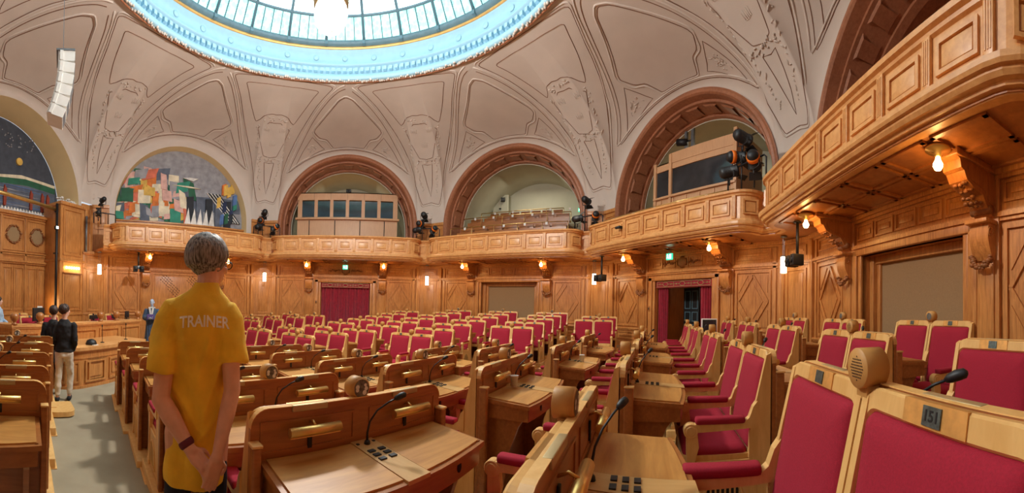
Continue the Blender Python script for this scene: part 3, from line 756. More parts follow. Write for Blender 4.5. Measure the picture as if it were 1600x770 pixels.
for va in PLAB:
    a = math.radians(va); loc = Vector((10.07 * cos(a), 10.07 * sin(a), 3.42)); lab = 'white glowing tube pendant ' + PLAB[va]
    if pend0 is None:
        pend0 = thing('tube_pendant', lab, 'lamp', loc)
        MB().lathe([(.078, -.52), (.08, -.94), (0, -.94)], 20).obj('glass_tube', M['tube'], pend0)
        m = MB(); m.lathe([(.0, -.50), (.082, -.50), (.082, -.53)], 20); m.tube([(-.05, 0, 0), (-.05, 0, -.5)], .006, 4); m.tube([(.05, 0, 0), (.05, 0, -.5)], .006, 4); m.lathe([(.09, .0), (.09, -.02), (0, -.02)], 16)
        m.obj('pendant_fitting', M['grey'], pend0)
    else: dup(pend0, loc, 0, lab)
    lamp('pendant_light', 'POINT', loc + Vector((-.22 * cos(a), -.22 * sin(a), -.75)), PEND_W, (1.0, .74, .42), .1)

# ---- murals
def mural(nm, Y, z0, polys, bg, label, rad, cols):
    t = thing('mural', label, 'painting', WP(nm, 0, Y, z0), WR(nm)); n = 48
    A = [(x, z - z0) for x, z in arc(rad, n) if z >= z0]
    x_ = math.sqrt(max(rad * rad - (z0 - AZ) ** 2, 0)) if z0 > AZ else rad
    MB().prism([(x_, 0)] + A + [(-x_, 0)], .02, .06, 'y').obj('painted_ground', bg, t)
    groups = {}
    def clip(P):
        o = []
        for x, z in P:
            z = max(z, .005)
            d = math.hypot(x, z + z0 - AZ)
            if z + z0 > AZ and d > rad - .01: k = (rad - .01) / d; x, z = x * k, max((z + z0 - AZ) * k + AZ - z0, .005)
            else: x = max(-rad + .01, min(rad - .01, x))
            o.append((x, z))
        return o
    for i, (cn, P) in enumerate(polys):
        D = []
        for a, b in zip(P, P[1:] + P[:1]):
            D += [(a[0] + (b[0] - a[0]) * k / 6, a[1] + (b[1] - a[1]) * k / 6) for k in range(6)]
        groups.setdefault(cn, MB()).prism(clip(D), .02 - .0008 * (i + 1), .02, 'y')
    for cn, mb in groups.items(): mb.obj('painted_' + cn, cols[cn], t)
def paint(name, rgb): return plain('paint_' + name, rgb, .75, var=.12, scale=3.5)
PC = {k: paint(k, v) for k, v in dict(orange=(214, 120, 52), teal=(52, 140, 118), cream=(226, 214, 186), slate=(92, 100, 116), navy=(34, 48, 84), salmon=(206, 110, 84), yellow=(216, 176, 84), green=(40, 96, 70), grey=(150, 150, 156), white=(232, 230, 224), blue=(84, 116, 170), dark=(38, 42, 50), rust=(150, 62, 40), pink=(214, 170, 160)).items()}
rnd = random.Random(21); P = []
for i in range(110):                                            # plain abstract stand-in of coloured blocks
    x = -3.1 + (i % 13) * .27 + rnd.uniform(-.1, .1); z = .0 + rnd.random() ** 1.3 * max(.3, 2.2 - .42 * abs(x + 1.7)); w, h = rnd.uniform(.22, .62), rnd.uniform(.25, .75); k = rnd.uniform(-.18, .18)
    P.append((rnd.choice(['orange', 'teal', 'cream', 'salmon', 'yellow', 'green', 'grey', 'pink', 'cream', 'slate']), [(x, z), (x + w, z + k), (x + w + k, z + h), (x + k * .5, z + h - k)]))
P = [('grey', [(-3, 1.2), (3, 1.35), (2.2, 3), (-2.2, 3)]), ('slate', [(-1, .6), (3, .8), (3, 1.5), (-1, 1.3)])] + P
for i in range(5): P.append(('slate' if i % 2 else 'dark', [(.2 + i * .48, 0), (.55 + i * .48, 0), (.55 + i * .48, 1.35), (.2 + i * .48, 1.3)]))
for i in range(5): P.append(('white', [(.1 + i * .3, 0), (.42 + i * .3, 0), (.30 + i * .3, .8)]))
for i in range(8): P.append((('white', 'dark')[i % 2], [(1.2 + i * .09, 1.6), (1.24 + i * .09, 1.6), (2.5 + i * .07, .3), (2.44 + i * .07, .3)]))
for i in range(12):
    x, z = rnd.uniform(1.6, 2.6), rnd.uniform(.1, 1.7); P.append((rnd.choice(['green', 'navy', 'orange', 'teal', 'yellow', 'dark', 'blue', 'rust']), [(x, z), (x + .2, z + .1), (x + .22, z + .6), (x + .02, z + .5)]))
P += [('cream', [(-.5, 1.78), (.3, 1.72), (.9, 1.74), (.3, 1.80)]), ('white', [(.0, 2.15), (.5, 2.05), (.75, 2.2), (.3, 2.2)])]
mural('northwest', .45, 5.02, P, PC['grey'], 'half-round painting of coloured blocks in the left arch', 3.12, PC)
P = [('slate', [(-3, 0), (3, 0), (3, 1.15), (-3, 1.1)])]
P += [('green', [(-3, 1.05), (-1.5, 1.12), (0, 1.0), (1.5, 1.12), (3, 1.05), (3, 1.3), (1.4, 1.38), (0, 1.22), (-1.6, 1.4), (-3, 1.3)]), ('cream', [(-3, 1.3), (-1.6, 1.40), (0, 1.22), (1.4, 1.38), (3, 1.3), (3, 1.42), (1.2, 1.5), (0, 1.32), (-1.7, 1.5), (-3, 1.42)])]
for i in range(30): P.append((('blue', 'slate', 'grey')[i % 3], [(rnd.uniform(-3, 3), z_ := rnd.uniform(.1, 1.0)), (rnd.uniform(-3, 3), z_ + .02), (rnd.uniform(-3, 3), z_ + .05)]))
for i in range(60):
    x, z = rnd.uniform(-1.8, 1.8), rnd.uniform(2.45, 3.1); P.append(('grey', [(x, z), (x + .03, z - .03), (x + .06, z), (x + .03, z + .03)]))
P.append(('yellow', [(1.05 + .15 * cos(a), 2.0 + .15 * sin(a)) for a in [2 * PI * k / 14 for k in range(14)]]))
for x in (-1.2, .3, 1.6, 2.2, 2.5): P.append(('rust', [(x, .15), (x + .12, .15), (x + .16, .8), (x + .05, .95), (x, .7)]))
for i in range(40): P.append(('white', [(-3 + i * .15, 0.0), (-2.93 + i * .15, 0.12), (-2.86 + i * .15, 0.0)]))
mural('west', 1.25, 4.95, P, paint('night_ground', (66, 72, 84)), 'half-round dark blue night painting high on the rostrum wall', 3.2, PC)

# ---- galleries
def booth():
    t = thing('interpreter_booth', 'pale wooden booth with six dark windows in the middle arch', 'booth', WP('north', 0, .85, 3.56), WR('north'))
    mb = MB(); X0, X1 = -2.6, 2.52
    mb.box(X0, X1, 0, .06, 0, 2.28); mb.box(X0, X0 + .06, .06, 2.2, 0, 3.6); mb.box(X1 - .06, X1, .06, 2.2, 0, 3.6); mb.box(X0, X1, .0, .06, 3.22, 3.6); mb.box(X0, X1, 0, 2.2, 3.56, 3.6)
    n = 6; W_ = (X1 - X0 - .3) / n
    for i in range(n + 1):
        x = X0 + .12 + W_ * i; mb.box(x - .05, x + .12 if i < n else x + .18, 0, .06, 2.28, 3.22)
    mb.obj('booth_shell', M['booth'], t)
    for i in range(n): x = X0 + .12 + W_ * i; MB().box(x + .12, x + W_ - .05, .02, .03, 2.36, 3.16).obj('booth_window', M['glassd'], t)
    l = MB(); l.box(X0 - .08, X1 + .08, -.16, 0, 2.2, 2.3, 0, .01)
    l.obj('booth_ledge', M['booth'], t)
    g = MB()
    for x in (-1.98, -.66, .62, 1.86): g.box(x - .022, x + .022, -.006, .0, 1.0, 2.18)
    for i in range(1, n): g.box(X0 + (X1 - X0) / n * i - .004, X0 + (X1 - X0) / n * i + .004, -.004, 0, 3.24, 3.58)
    g.obj('panel_joints', M['dark'], t)
    b = MB(); b.box(X0 - .05, X1 + .05, -.5, -.4, .75, .98, 0, .01); b.obj('front_bench', M['booth'], t)
    c_ = thing('video_camera', 'small black video camera on top of the interpreter booth', 'camera', WP('north', 0, .95, 7.16), WR('north'))
    MB().box(-.13, .13, -.05, .12, .05, .2, 0, .02).obj('camera_body', M['black'], c_); MB().lathe([(.05, 0), (.05, .08), (.035, .09), (0, .09)], 12, 0, Matrix.Translation((0, -.05, .12)) @ Matrix.Rotation(PI / 2, 4, 'X')).obj('camera_lens', M['glassd'], c_); MB().box(-.04, .04, -.02, .06, 0, .05).obj('camera_foot', M['black'], c_)
booth()
def rail(mb, x0, x1, y, z, n=5, r=.02):
    mb.tube([(x0, y, z), (x1, y, z)], r, 6)
    for i in range(n + 1): x = x0 + (x1 - x0) * i / n; mb.tube([(x, y, z - .5), (x, y, z)], r * .8, 5)
def tiers():
    for r, (Y, z, xa, xb, lab) in enumerate(((.1, 5.02, -2.75, 2.5, 'lowest'), (1.15, 5.72, -2.75, 2.4, 'middle'), (2.3, 6.24, -2.2, 1.8, 'highest'))):
        t = thing('gallery_bench', 'dark wooden gallery bench with brass rail, %s tier' % lab, 'bench', WP('northeast', 0, Y, z - .45), WR('northeast'), 'tiered benches in the far gallery')
        mb = MB(); mb.box(xa, xb, -.1, .75, 0, .1); mb.box(xa, xb, .02, .08, .1, .42)
        n = 7
        for i in range(n):
            x = xa + (xb - xa) * i / n; w = (xb - xa) / n
            mb.box(x + .05, x + w - .05, .30, .36, .35, .66, 0, .01); mb.box(x + .05, x + w - .05, .30, .66, .30, .36, 0, .01); mb.box(x + .02, x + .05, .28, .6, .1, .5)
        mb.obj('bench_seats', M['desk'], t)
        m = MB(); rail(m, xa - .3, xb + .1, -.08, .62, 5); m.obj('brass_rail', M['brass'], t)
        m = MB()
        for i in range(5): x = xa + .5 + i * .98; m.box(x - .05, x + .05, -.13, -.105, .5, .61, 0, .005)
        m.obj('seat_cards', M['white'], t)
    st = MB()
    for Y, z in ((.95, 4.9), (2.1, 5.45), (3.3, 5.9)): st.box(-3.1, 3.1, R0 + Y, R0 + 4.5, z - .9, z)
    struct(st, 'trim_20', M['carpet'], rz=WR('northeast'))
    d = struct(MB().box(-.48, .48, 0, .04, 0, 2.0, 0, .01), 'door_3', M['back'], WP('northeast', -2.2, 4.05, 5.9), WR('northeast'))
    m = MB()
    for x0 in (-.42, .04):
        for z0, z1 in ((.1, .9), (1.0, 1.9)): m.frame(x0, x0 + .38, z0, z1, .03, -.02, 0)
    m.obj('door_panels', M['back'], d)
    MB().box(-.06, .06, -.1, 0, 1.2, 1.26, 0, .01).obj('door_handle', M['black'], d)
    s_ = thing('wall_speaker', 'small black loudspeaker on the tiered gallery wall', 'speaker', WP('northeast', -2.0, 3.9, 7.6), WR('northeast') + .4); MB().box(-.12, .12, -.1, .1, -.1, .1, 0, .02).obj('speaker_box', M['black'], s_); MB().box(-.04, .04, .1, .25, -.03, .03).obj('speaker_bracket', M['black'], s_)
tiers()
def control_booth():
    t = thing('control_booth', 'wooden control booth with long dark glass in the right arch', 'booth', WP('east', 0, .45, 3.86), WR('east'))
    mb = MB(); X0, X1 = -1.75, 1.75
    mb.box(X0, X1, 0, .08, -.3, 1.75); mb.box(X0, X1, .0, .08, 2.72, 3.0); mb.box(X0, X1, 0, 2, 2.96, 3.0); mb.box(X0 + .75, X1, -.02, .06, 2.92, 3.28); mb.box(X0 - .02, X0 + .1, -.06, 1.8, 0, 3.05, 0, .01); mb.box(X0 + .72, X0 + .84, -.06, 1.8, 0, 3.25, 0, .01); mb.box(X1 - .1, X1 + .02, -.06, 1.8, 0, 3.45, 0, .01)
    mb.box(X0, X1, -.1, .08, 1.68, 1.76, 0, .01)
    for i in range(6): mb.box(X0 + .3 + .58 * i, X0 + .36 + .58 * i, -.03, 0, .3, 1.66)
    mb.obj('booth_shell', M['booth'], t)
    MB().box(X0 + .1, X0 + .72, .02, .03, 1.78, 2.70).obj('booth_window', M['glassd'], t); MB().box(X0 + .84, X1 - .1, .02, .03, 1.78, 2.70).obj('booth_window', M['glassd'], t)
    r = thing('gallery_rail', 'brass double rail along the balcony below the control booth', 'rail', WP('east', 0, -.95, 4.5), WR('east'))
    m = MB(); rail(m, -3.0, 2.5, 0, .28, 6, .018); rail(m, -2.7, 2.5, .6, .36, 6, .018); m.obj('rail_tubes', M['brass'], r)
    m = MB()
    for i in range(5): x = -2.4 + i * 1.0; m.box(x - .05, x + .05, -.04, -.02, .12, .26, 0, .004)
    m.obj('seat_cards', M['white'], r)
    p = thing('lighting_pole', 'pair of grey upright poles with black lamp above the control booth', 'pole', WP('east', -.75, 1.1, 6.8), WR('east'))
    m = MB(); m.box(-.14, -.04, 0, .1, 0, 1.9); m.box(.12, .24, .05, .15, 0, 2.05); m.obj('pole_uprights', M['grey'], p)
    m = MB(); m.tube([(-.4, -.1, 1.0), (-.02, .02, .95)], .13, 12); m.tube([(-.02, .02, 1.0), (.2, .1, 1.0)], .03, 6); m.obj('pole_lamp', M['black'], p)
    c_ = thing('cable_coil', 'coil of black cable lying on the control booth roof', 'cable', WP('east', .85, .9, 6.86), WR('east'))
    m = MB()
    for k in range(7): m.tube([((.42 + .02 * k) * cos(a), .3 * sin(a), .04 + .022 * k + .03 * sin(3 * a + k)) for a in [2 * PI * i / 24 for i in range(24)]], .02, 5, 0, True)
    m.obj('cable_loops', M['black'], c_)
control_booth()
def se_desk():
    t = thing('gallery_desk_front', 'long pale board with dark vent slots behind the nearest balcony', 'desk front', WP('southeast', 0, -.1, 3.56), WR('southeast'))
    mb = MB(); x0 = -3.2
    for i in range(6): mb.box(x0 + i * 1.07 + .006, x0 + (i + 1) * 1.07 - .006, 0, .06, .2, 1.72, 0, .004)
    mb.obj('front_boards', M['booth'], t); m = MB()
    for i in range(6): m.box(x0 + i * 1.07 + .08, x0 + (i + 1) * 1.07 - .08, -.008, .0, .98, 1.16)
    m.obj('vent_slots', M['glassd'], t)
se_desk()
lamp('gallery_lamp', 'AREA', WP('north', 0, 3.2, 8.2), 45, (1, .93, .72), 2.5, sy=.8, rot=(0, 0, WR('north')))
lamp('gallery_lamp', 'AREA', WP('northeast', 0, 2.9, 8.2), 70, (1, .93, .72), 2.5, sy=.8, rot=(0, 0, WR('northeast')))
lamp('gallery_lamp', 'AREA', WP('east', -.3, 2.9, 8.2), 45, (1, .90, .66), 2.5, sy=.8, rot=(0, 0, WR('east')))

# ---- stage spotlights on the balcony corners
def spotlight_parts(t, ori, L=.42, r=.12, flat=False, orange=False):
    Tm = Matrix.Translation((0, 0, .18)) @ ori
    m = MB(); m.lathe([(0, L * .5), (r * .7, L * .5), (r, L * .35), (r, -L * .3), (r * 1.08, -L * .3), (r * 1.08, -L * .42), (r * .9, -L * .42), (r * .8, -L * .3), (0, -L * .28)], 16, 0, Tm)
    for k in range(5): m.lathe([(r * 1.03, L * (.0 + .07 * k)), (r * 1.03, L * (.03 + .07 * k))], 16, 0, Tm)
    m.obj('lamp_housing', M['black'], t)
    d = MB(); 
    for s_ in (-1, 1): d.add([Tm @ Vector(v) for v in ((-r, s_ * r, -L * .42), (r, s_ * r, -L * .42), (r * 1.2, s_ * r * 1.7, -L * .75), (-r * 1.2, s_ * r * 1.7, -L * .75), (-r, s_ * r * 1.06, -L * .42), (r, s_ * r * 1.06, -L * .42), (r * 1.2, s_ * r * 1.76, -L * .75), (-r * 1.2, s_ * r * 1.76, -L * .75))], [(0, 1, 2, 3), (4, 5, 6, 7), (0, 1, 5, 4), (2, 3, 7, 6), (1, 2, 6, 5), (0, 3, 7, 4)])
    d.obj('barn_doors', M['black'], t)
    y = MB(); y.tube([(-r * 1.25, 0, .18), (-r * 1.25, 0, .02), (0, 0, -.02), (r * 1.25, 0, .02), (r * 1.25, 0, .18)], .014, 6); y.tube([(0, 0, -.02), (0, 0, -.16)], .02, 6); y.obj('yoke', M['black'], t)
    if orange: MB().lathe([(0, L * .1), (r * 1.12, L * .1), (r * 1.12, L * .3), (0, L * .3)], 14, 0, Tm).obj('orange_filter', M['orange'], t)
def spot_cluster(va, rr, z, where, n=4, scale=1.0):
    a = math.radians(va); c0 = Vector((rr * cos(a), rr * sin(a), z)); rz = a - PI / 2; Rz = Matrix.Rotation(rz, 3, 'Z')
    t = thing('spotlight_rail', 'black tube rail carrying spotlights ' + where, 'rail', c0, rz)
    m = MB(); s_ = scale
    m.tube([(-.62 * s_, 0, 0), (-.62 * s_, 0, .5 * s_), (-.56 * s_, 0, .56 * s_), (.56 * s_, 0, .56 * s_), (.62 * s_, 0, .5 * s_), (.62 * s_, 0, 0)], .022, 6); m.tube([(-.2 * s_, .05, 0), (-.2 * s_, .05, 1.0 * s_)], .02, 6); m.tube([(.2, .1, 0), (.2, .1, .6 * s_)], .02, 6)
    m.obj('rail_tubes', M['black'], t)
    spots = [(-.12, 0, 1.0, 'topmost', .15, PI, False), (-.42, -.12, .30, 'left', -.5, PI * .85, False), (.38, -.12, .30, 'right', .6, PI * 1.2, True), (-.30, -.02, .62, 'upper left', -.2, PI * .9, True)][:n]
    for X, Y, Z, w, tilt, pan, org in spots:
        p = c0 + Rz @ Vector((X * s_, Y * s_, Z * s_))
        q = thing('stage_spotlight', 'black stage spotlight, %s of those %s' % (w, where), 'spotlight', p, rz, 'stage spotlights on the balcony corners')
        spotlight_parts(q, (Matrix.Rotation(pan, 4, 'Z') @ Matrix.Rotation(-PI / 2 + tilt * .6, 4, 'X')), .44 * s_, .125 * s_, orange=org)
spot_cluster(112.5, 9.65, 4.5, 'on the corner left of the interpreter booth')
spot_cluster(67.5, 9.65, 4.5, 'on the corner right of the interpreter booth')
spot_cluster(22.5, 9.55, 4.5, 'on the corner right of the tiered gallery', 3)
spot_cluster(157.5, 9.65, 4.5, 'on the corner left of the block painting', 2, .8)
spot_cluster(-20.5, 9.05, 4.5, 'on the corner below the control booth', 4, 1.15)

# ---- black loudspeakers hanging on poles under the balconies
def pole_speaker(nm, X, Y, label, drop=.85):
    t = thing('pole_loudspeaker', label, 'loudspeaker', WP(nm, X, Y, 3.42), WR(nm))
    m = MB(); m.tube([(0, 0, 0), (0, 0, -drop)], .035, 8); m.lathe([(.09, 0), (.09, -.02), (0, -.02)], 12); m.obj('drop_pole', M['black'], t)
    m = MB()
    for s_ in (-1, 1): m.box(s_ * .05, s_ * .22, -.2, .06, -drop - .22, -drop + .02, 0, .02); m.lathe([(0, .02), (.06, .02), (.075, 0)], 12, 0, Matrix.Translation((s_ * .13, -.2, -drop - .1)) @ Matrix.Rotation(PI / 2, 4, 'X'))
    m.obj('speaker_pair', M['black'], t)
    MB().box(-.06, .06, -.06, .06, -drop - .1, -drop + .04, 0, .01).obj('speaker_clamp', M['grey'], t)
pole_speaker('east', -2.75, -1.2, 'black loudspeaker pair on a pole left of the open doorway', .7)
pole_speaker('southeast', -2.35, -1.0, 'black loudspeaker on a pole below the nearest bulb', .75)
pole_speaker('northwest', -2.25, -1.0, 'black loudspeaker on a pole left of the rostrum corner', .6)
sc_ = thing('security_camera', 'small black camera fixed to the balcony front below the control booth', 'camera', WP('east', -1.35, -1.54, 4.15), WR('east')); MB().tube([(-.12, -.12, 0), (.08, -.12, -.01)], .045, 10).obj('camera_body', M['black'], sc_); MB().box(-.02, .06, -.12, .03, -.03, .05).obj('camera_bracket', M['black'], sc_)

# ---- hanging line of white loudspeakers, globe chandelier, pier fittings
def line_array():
    top = Vector((-5.20, -1.98, 6.62)); t = thing('line_array', 'curved column of white loudspeakers hanging by the rostrum arch', 'loudspeaker', top, math.radians(138))
    y, z, a = 0, 0, .02
    for k in range(6):
        m = MB(); Tm = Matrix.Translation((0, y, z)) @ Matrix.Rotation(a, 4, 'X')
        m.prism([(-.2, -.1), (.16, -.12), (.16, .12), (-.2, .1)], -.28, .28, 'x', 0, Tm); m.box(-.3, .3, .05, .12, -.1, .1, 0, 0, Tm)
        o = m.obj('speaker_box', M['white'], t); g = MB(); g.box(-.25, .25, -.205, -.2, -.08, .08, 0, 0, Tm); g.obj('speaker_grille', M['grey'], o)
        y += .235 * sin(a); z -= .235 * cos(a); a += .075
    m = MB(); m.tube([(-.2, .05, .1), (-.2, .05, 2.75)], .008, 4); m.tube([(.2, .05, .1), (.2, .05, 2.75)], .008, 4); m.box(-.3, .3, -.2, .2, .1, .14); m.obj('hanging_frame', M['grey'], t)
line_array()
def globe():
    t = thing('globe_chandelier', 'large white glass bowl lamp hanging below the skylight', 'lamp', (0, 0, 7.0))
    MB().lathe([(0, .08), (.18, .10), (.30, .22), (.345, .38), (.33, .52), (.30, .58)], 28, caps=False).obj('glass_bowl', M['globe'], t)
    m = MB(); m.lathe([(.30, .56), (.36, .60), (.36, .66), (.31, .68), (.30, .74), (.0, .76)], 28)
    for k in range(20): a = 2 * PI * k / 20; m.tube([(.34 * cos(a), .34 * sin(a), .66), (.37 * cos(a), .37 * sin(a), .74), (.34 * cos(a), .34 * sin(a), .80)], .014, 5)
    m.obj('crown_rim', M['pale'], t)
    m = MB(); m.lathe([(0, -.02), (.03, 0), (.05, .04), (.03, .08), (0, .09)], 12)
    for k in range(8): a = 2 * PI * k / 8; m.tube([(.03 * cos(a), .03 * sin(a), .06), (.08 * cos(a), .08 * sin(a), .05), (.11 * cos(a), .11 * sin(a), .075)], .016, 5)
    m.obj('bottom_rosette', M['brass'], t)
    m = MB(); m.tube([(0, 0, .74), (0, 0, 5.0)], .02, 6)
    for k in range(3): a = 2 * PI * k / 3; m.tube([(.33 * cos(a), .33 * sin(a), .7), (.03 * cos(a), .03 * sin(a), 1.7)], .008, 4)
    m.obj('hanging_chain', M['brass'], t)
    lamp('globe_light', 'POINT', (0, 0, 6.78), GLOBE_W, (1, .96, .9), .3)
globe()
def pier_bits():
    t = thing('wall_light_box', 'glowing recessed light box on the rostrum corner pier', 'lamp', WP('west', 2.87, -.06, 2.70), WR('west'))
    MB().box(-.5, .5, .0, .04, -.18, .22).obj('light_recess', M['gold'], t)
    for k in range(6): MB().lathe([(0, .05), (.03, .04), (.04, 0), (.03, -.04), (0, -.05)], 10, 0, Matrix.Translation((-.35 + .14 * k, -.05, 0))).obj('bulb', M['bulb'], t)
    MB().box(-.54, .54, -.1, .02, -.24, -.19, 0, .01).obj('light_shelf', M['wall'], t)
    lamp('pier_light', 'AREA', WP('west', 2.87, -.25, 2.68), 16, (1, .62, .22), .8, rot=(PI / 2, 0, WR('west') + PI), sy=.2)
    t = thing('downpipe', 'dark vertical pipe beside the rostrum corner pier', 'pipe', WP('west', 2.05, .0, 2.2), WR('west')); MB().tube([(0, 0, -1.6), (0, 0, 3.0)], .055, 10).obj('pipe_tube', M['black'], t); MB().box(-.08, .08, -.02, .1, 1.0, 1.06).obj('pipe_clip', M['black'], t)
    t = thing('grey_tube', 'slim grey tube fixed upright between pier and block painting', 'tube', WP('west', 3.62, -.12, 4.2), WR('west')); MB().tube([(0, 0, -.75), (0, 0, .75)], .05, 10).obj('tube_body', M['grey'], t); MB().box(-.07, .07, -.02, .12, -.8, -.74).obj('tube_bracket', M['grey'], t)
    t = thing('brass_beam', 'long slanting brass bar across the night painting', 'bar', WP('west', 0, .2, 4.95), WR('west')); MB().tube([(-2.6, -.4, .25), (2.2, -.05, .05)], .07, 10).obj('beam_bar', M['brass'], t); MB().box(2.1, 2.25, -.12, .02, -.05, .12, 0, .01).obj('beam_end', M['black'], t)
    t = thing('flower_garland', 'white ornamental blossoms on top of the rostrum corner pier', 'ornament', WP('west', 2.8, .25, 5.34), WR('west'))
    m = MB(); rnd = random.Random(4)
    for i in range(70): clump(m, (rnd.uniform(-.5, .5), rnd.uniform(-.1, .1), rnd.uniform(.02, .22)), (.01, .01, .01), 1, .05, 0, rnd)
    m.obj('blossoms', M['white'], t); m = MB(); m.box(-.52, .52, -.12, .12, 0, .05, 0, .01); m.obj('ornament_base', M['plaster'], t)
    s_ = thing('small_floodlight', 'small white floodlight on the dark pipe', 'spotlight', WP('west', 1.92, -.1, 4.2), WR('west')); MB().box(-.1, .04, -.12, .0, -.07, .07, 0, .02).obj('flood_body', M['black'], s_); MB().box(-.09, .03, -.125, -.12, -.05, .05).obj('flood_glass', M['exitw'], s_)
pier_bits()

for loc, aim, w in ((WP('east', -3.3, -1.2, 5.7), (3.6, 6.4, .5), 420), (WP('north', 3.2, -1.2, 5.6), (6.2, 3.2, .5), 260), (WP('north', -3.4, -1.2, 5.6), (1.0, 6.0, .5), 260)):
    l_ = lamp('stage_beam', 'SPOT', loc, w, (1, .88, .72), .08); l_.data.spot_size = 1.0; l_.data.spot_blend = .8
    l_.rotation_euler = (Vector(aim) - loc).to_track_quat('-Z', 'Y').to_euler()
# ------------------------------------------------------------------ seats and desks
LEAN = (0.1765, 0.984)
def LP(x, s, d): return (x, .10 - s * LEAN[0] + d * LEAN[1], .42 + s * LEAN[1] + d * LEAN[0])
def leaned(P, d): return [LP(x, s, d) for x, s in P]
def ringfaces(n, base, a, b): return [(base + a * n + i, base + a * n + (i + 1) % n, base + b * n + (i + 1) % n, base + b * n + i) for i in range(n)]
def make_chair(arms, label, plate='', full=True):
    t = thing('crimson_armchair', label, 'chair')
    O = rrect(.62, .737, .06, 6, 0, .3685, (.015, .015, .075, .075)); I = rrect(.556, .638, .04, 6, 0, .351)
    I2 = rrect(.572, .654, .048, 6, 0, .351); O2 = rrect(.606, .723, .06, 6, 0, .3685, (.012, .012, .07, .07))
    mb = MB(); n = len(O); L = leaned(O, -.036) + leaned(O, -.008) + leaned(O2, 0) + leaned(I2, 0) + leaned(I, -.010) + leaned(I, -.02)
    f = []
    for q in range(5): f += ringfaces(n, 0, q, q + 1)
    f.append(tuple(range(n))); f.append(tuple(range(5 * n, 6 * n)))
    mb.add(L, f, 0, False); mb.obj('backrest_frame', M['light'], t)
    mb = MB(); K = [(.0, -.012), (.010, .006), (.03, .018), (.08, .024), (.16, .027)]; L = []
    for ins, d in K: L += leaned(rrect(.554 - 2 * ins, .636 - 2 * ins, max(.035 - ins * .3, .01), 6, 0, .351), d)
    f = []
    for q in range(len(K) - 1): f += ringfaces(n, 0, q, q + 1)
    f.append(tuple(range((len(K) - 1) * n, len(K) * n))); mb.add(L, f, 0, True); mb.obj('backrest_cushion', M['red'], t)
    for sx in (-1, 1):
        mb = MB(); x = sx * .295
        mb.prism([(-.055, 0), (.02, 0), (.045, .34), (.10, .41), (.095, .58), (.05, .80), (-.022, 1.115), (-.055, 1.13)], x - .016, x + .016, 'x'); mb.obj('rear_leg', M['light'], t)
        mb = MB(); mb.prism([(.53, .40), (.535, .60), (.46, .60), (.448, .50), (.475, .40), (.468, .16), (.452, .10), (.45, 0), (.535, 0), (.53, .12), (.517, .20)], x - .022, x + .022, 'x')
        mb.box(x - .03, x + .03, .44, .545, 0, .05, 0, .006); mb.obj('front_leg', M['light'], t)
    mb = MB(); mb.prism(rrect(.57, .47, .05, 4, 0, .325, (.01, .01, .06, .06)), .355, .435, 'z'); mb.obj('seat_frame', M['light'], t)
    mb = MB(); K = [(.0, .43), (.0, .455), (.018, .475), (.06, .485), (.14, .488)]; L = []
    for ins, z in K: L += [(x, y, z) for x, y in rrect(.55 - 2 * ins, .455 - 2 * ins, max(.05 - ins * .2, .01), 5, 0, .325)]
    m = 24; f = []
    for q in range(len(K) - 1): f += ringfaces(m, 0, q, q + 1)
    f.append(tuple(range((len(K) - 1) * m, len(K) * m))); mb.add(L, f, 0, True); mb.obj('seat_cushion', M['red'], t)
    for sx in arms:
        x = sx * .295; mb = MB()
        mb.prism([(.045, .62), (.50, .60), (.53, .625), (.50, .655), (.13, .665), (.10, .69), (.075, .76), (.045, .80)], x - .027, x + .027, 'x')
        mb.lathe([(0, -.036), (.030, -.036), (.034, -.031), (.046, -.031), (.05, -.026), (.05, .026), (.046, .031), (.034, .031), (.030, .036), (0, .036)], 20, 0, Matrix.Translation((x, .505, .612)) @ Matrix.Rotation(PI / 2, 4, 'Y'), smooth=False)
        a = mb.obj('armrest', M['light'], t)
        MB().box(x - .040, x + .040, .13, .475, .652, .702, 0, .02).obj('armrest_pad', M['red'], a)
        if full and abs(sx) == 1:
            g = MB(); A = [(.13 + .15 * (1 - cos(PI * k / 12)), .06 + .26 * sin(PI * k / 12)) for k in range(13)]
            g.box(x - .012, x + .012, .02, .46, .02, .40); g.prism(A, x - .015, x + .015, 'x', 1); g.tube([(x + sx * .015, p[0], p[1]) for p in A], .012, 5)
            for k in range(1, 9): yy = .13 + .3 * k / 9; h = math.sqrt(max(0, 1 - ((yy - .28) / .15) ** 2)) * .26; g.box(x - .02, x + .02, yy - .006, yy + .006, .06, .06 + h)
            g.obj('side_grille', [M['light'], M['dark']], t)
    mb = MB(); w = .108
    mb.add([LP(x, s, d) for d in (-.06, .004) for x, s in ((-w, .678), (w, .678), (w, .737), (-w, .737))], [(0, 1, 2, 3), (4, 5, 6, 7), (0, 1, 5, 4), (1, 2, 6, 5), (2, 3, 7, 6), (3, 0, 4, 7)])
    p = mb.obj('number_plate', M['plate'], t)
    mb = MB(); mb.add([LP(x, s, d) for d in (.0, .008) for x, s in ((-.031, .684), (.031, .684), (.031, .730), (-.031, .730))], [(0, 1, 2, 3), (4, 5, 6, 7), (0, 1, 5, 4), (1, 2, 6, 5), (2, 3, 7, 6), (3, 0, 4, 7)])
    mb.obj('number_inset', M['inset'], p)
    return t
